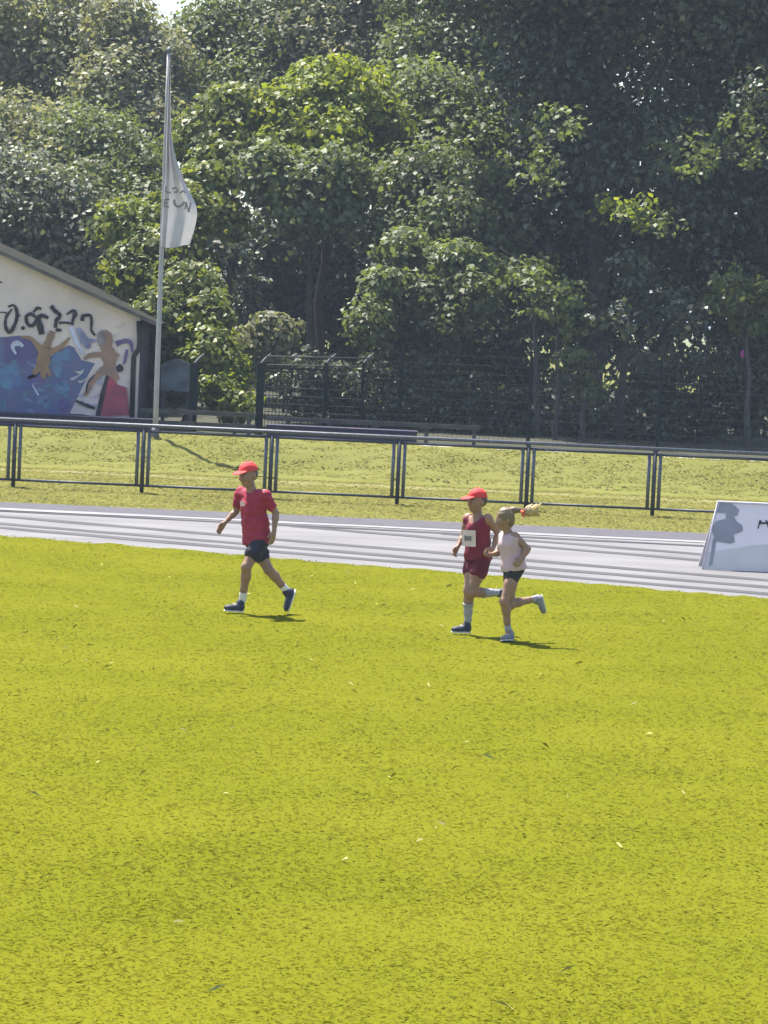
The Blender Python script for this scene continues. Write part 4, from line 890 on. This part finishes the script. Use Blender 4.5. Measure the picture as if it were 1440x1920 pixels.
# boy in front: red cap, red T-shirt, navy shorts
K = cj(5.646, 380, 840)
Y1 = G(455, 1149, .012).y
J1 = dict(ground=K(420, 1745), head=K(478, 285, -.02), shR=K(405, 468, .10), shL=K(655, 490, -.09), elR=K(352, 670, .10), wrR=K(235, 790, .02), haR=K(165, 880, -.02),
          elL=K(775, 690, -.06), wrL=K(757, 880, -.12), haL=K(735, 975, -.14), hipR=K(520, 960, .055), hipL=K(625, 965, -.055),
          knL=K(462, 1260, -.16), anL=K(425, 1590, -.06), heelL=K(436, 1735, -.045), toeL=K(228, 1722, -.13),
          knR=K(700, 1290, .02), anR=K(878, 1500, .12), heelR=K(985, 1500, .15), toeR=K(905, 1735, .10))
p1, X1, fr1, T1 = person('boy in red cap and red T-shirt walking ahead of the other two', Y1, J1,
    dict(sc=1.04, face=(-.62, -.75, -.12), cap=True, shirt='red_shirt', shorts='navy_shorts', sleeve=.62, fit=.016, hem=.05, leg=.52, sock=.20, sockm='sock', shoe='shoe', seed=3, curl=.25))
c = T1['hipc'] + T1['up'] * T1['H'] * .80 + T1['fwd'] * (.094 * 1.04 + .0275) - T1['lat'] * .03
patch(p1, 'chest_logo', c, T1['fwd'], T1['up'], .065, .05, M['logo'])
# second boy: red cap, dark red singlet with start number, tall grey socks
K = cj(5.143, 800, 880)
Y2 = G(866, 1189, .012).y
J2 = dict(ground=K(400, 1590), head=K(482, 305, -.02), shR=K(398, 470, .08), shL=K(588, 475, -.09), elR=K(352, 650, .12), wrR=K(298, 748, .03), haR=K(268, 800, .0),
          elL=K(690, 620, -.02), wrL=K(640, 760, -.12), haL=K(585, 825, -.18), hipR=K(455, 835, .05), hipL=K(545, 845, -.05),
          knR=K(402, 1165, -.08), anR=K(398, 1465, -.02), heelR=K(425, 1575, .0), toeR=K(240, 1572, -.08),
          knL=K(430, 1195, -.10), anL=K(690, 1190, .10), heelL=K(760, 1140, .12), toeL=K(800, 1280, .13))
p2, X2, fr2, T2 = person('boy in red cap and dark red singlet with a start number running beside the girl', Y2, J2,
    dict(sc=.97, face=(-.80, -.58, -.10), cap=True, shirt='dark_red', shorts='dark_red_shorts', sleeve=0, fit=.010, hem=.03, leg=.42, sock=.58, sockm='grey_sock', shoe='shoe', seed=5, curl=.7))
c = T2['hipc'] + T2['up'] * T2['H'] * .50 + T2['fwd'] * (.094 * .97 + .034) + T2['lat'] * -.012
bb = patch(p2, 'start_number', c, T2['fwd'], T2['up'], .185, .155, M['bib'], bend=1.3)
for i, dx in enumerate((-.032, 0, .032)):
    patch(bb, 'digit', c + T2['lat'] * dx + T2['fwd'] * (.004 - 1.3 * dx * dx), T2['fwd'], T2['up'], .025, (.05, .042, .047)[i], M['print'], bend=1.0)
# girl: pale pink top, black shorts, flying blond ponytail
Y3 = G(955, 1202, .012).y
J3 = dict(ground=K(790, 1665), head=K(748, 478, -.02), shR=K(745, 640, .08), shL=K(850, 650, -.08), elR=K(698, 805, .13), wrR=K(622, 822, .06), haR=K(560, 818, .0),
          elL=K(975, 765, -.10), wrL=K(925, 860, -.15), haL=K(880, 905, -.19), hipR=K(810, 935, .045), hipL=K(868, 940, -.045),
          knL=K(748, 1275, -.12), anL=K(785, 1540, -.04), heelL=K(835, 1655, -.02), toeL=K(722, 1655, -.12),
          knR=K(800, 1310, .0), anR=K(1052, 1245, .12), heelR=K(1112, 1205, .13), toeR=K(1155, 1385, .13))
p3, X3, fr3, T3 = person('girl in pale pink top and black shorts with a flying blond ponytail', Y3, J3,
    dict(sc=.90, face=(-.92, -.30, -.12), shirt='pink_top', shorts='black_shorts', sleeve=.16, fit=.010, hem=.035, leg=.34, tight=True, sock=.16, sockm='grey_sock', shoe='grey_shoe', seed=9, curl=.6))
c, f, l, u = fr3; s = SDF(); q = .90
s.ell(c + u * .028 * q - f * .020 * q, (l, f, u), (.083 * q, .094 * q, .092 * q), .02); s.ell(c - u * .03 * q - f * .055 * q, (l, f, u), (.066 * q, .05 * q, .07 * q), .03)
hair = link('hair', s.mesh('hair', .006, cuts=[(c + f * .060 * q - u * .0, f * .75 - u * .66)], wob=.002, wf=110), M['hair_shaded'], p3)
tp = [P(*K(795, 405)[:2], Y3 + .0), P(*K(845, 392)[:2], Y3 + .0), P(*K(905, 395)[:2], Y3 + .02), P(*K(950, 410)[:2], Y3 + .03)]
b = MB(); b.tube(tp, [.040, .034, .025, .022], 10); pt_ = b.build('ponytail', M['hair_shaded'], p3, True)
b = MB()
for a0, a1, r_ in (((918, 398), (936, 452), .015),):
    b.tube([P(*K(*a0)[:2], Y3 - .01), (P(*K(*a0)[:2], Y3 - .02) + P(*K(*a1)[:2], Y3 - .01)) / 2 + Vector((0, -.012, 0)), P(*K(*a1)[:2], Y3 - .01)], [r_, r_ * 1.1, r_ * .8], 8)
b.build('hair_tie', M['tie'], p3, True)
b = MB(); rg = random.Random(4)
for i in range(110):
    a0 = tp[3] + Vector((rg.uniform(-.01, .01), rg.uniform(-.02, .02), rg.uniform(-.02, .02))); e1 = P(*K(1050 + rg.uniform(-45, 55), 392 + rg.uniform(-64, 62))[:2], Y3 + .03 + rg.uniform(-.03, .03))
    e1 = a0 + (e1 - a0) * rg.uniform(.55, 1.08); m_ = (a0 + e1) / 2 + Vector((0, rg.uniform(-.02, .02), rg.uniform(-.006, .02))); b.tube([a0, m_, e1], [.016, .017, .006], 5)
pe = b.build('ponytail_end', M['hair_sunlit'], p3, True)
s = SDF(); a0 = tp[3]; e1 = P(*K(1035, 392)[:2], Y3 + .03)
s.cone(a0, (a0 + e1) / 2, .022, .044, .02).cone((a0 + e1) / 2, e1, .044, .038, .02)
link('lock', s.mesh('lock', .006, wob=.004, wf=90), M['hair_sunlit'], pe)
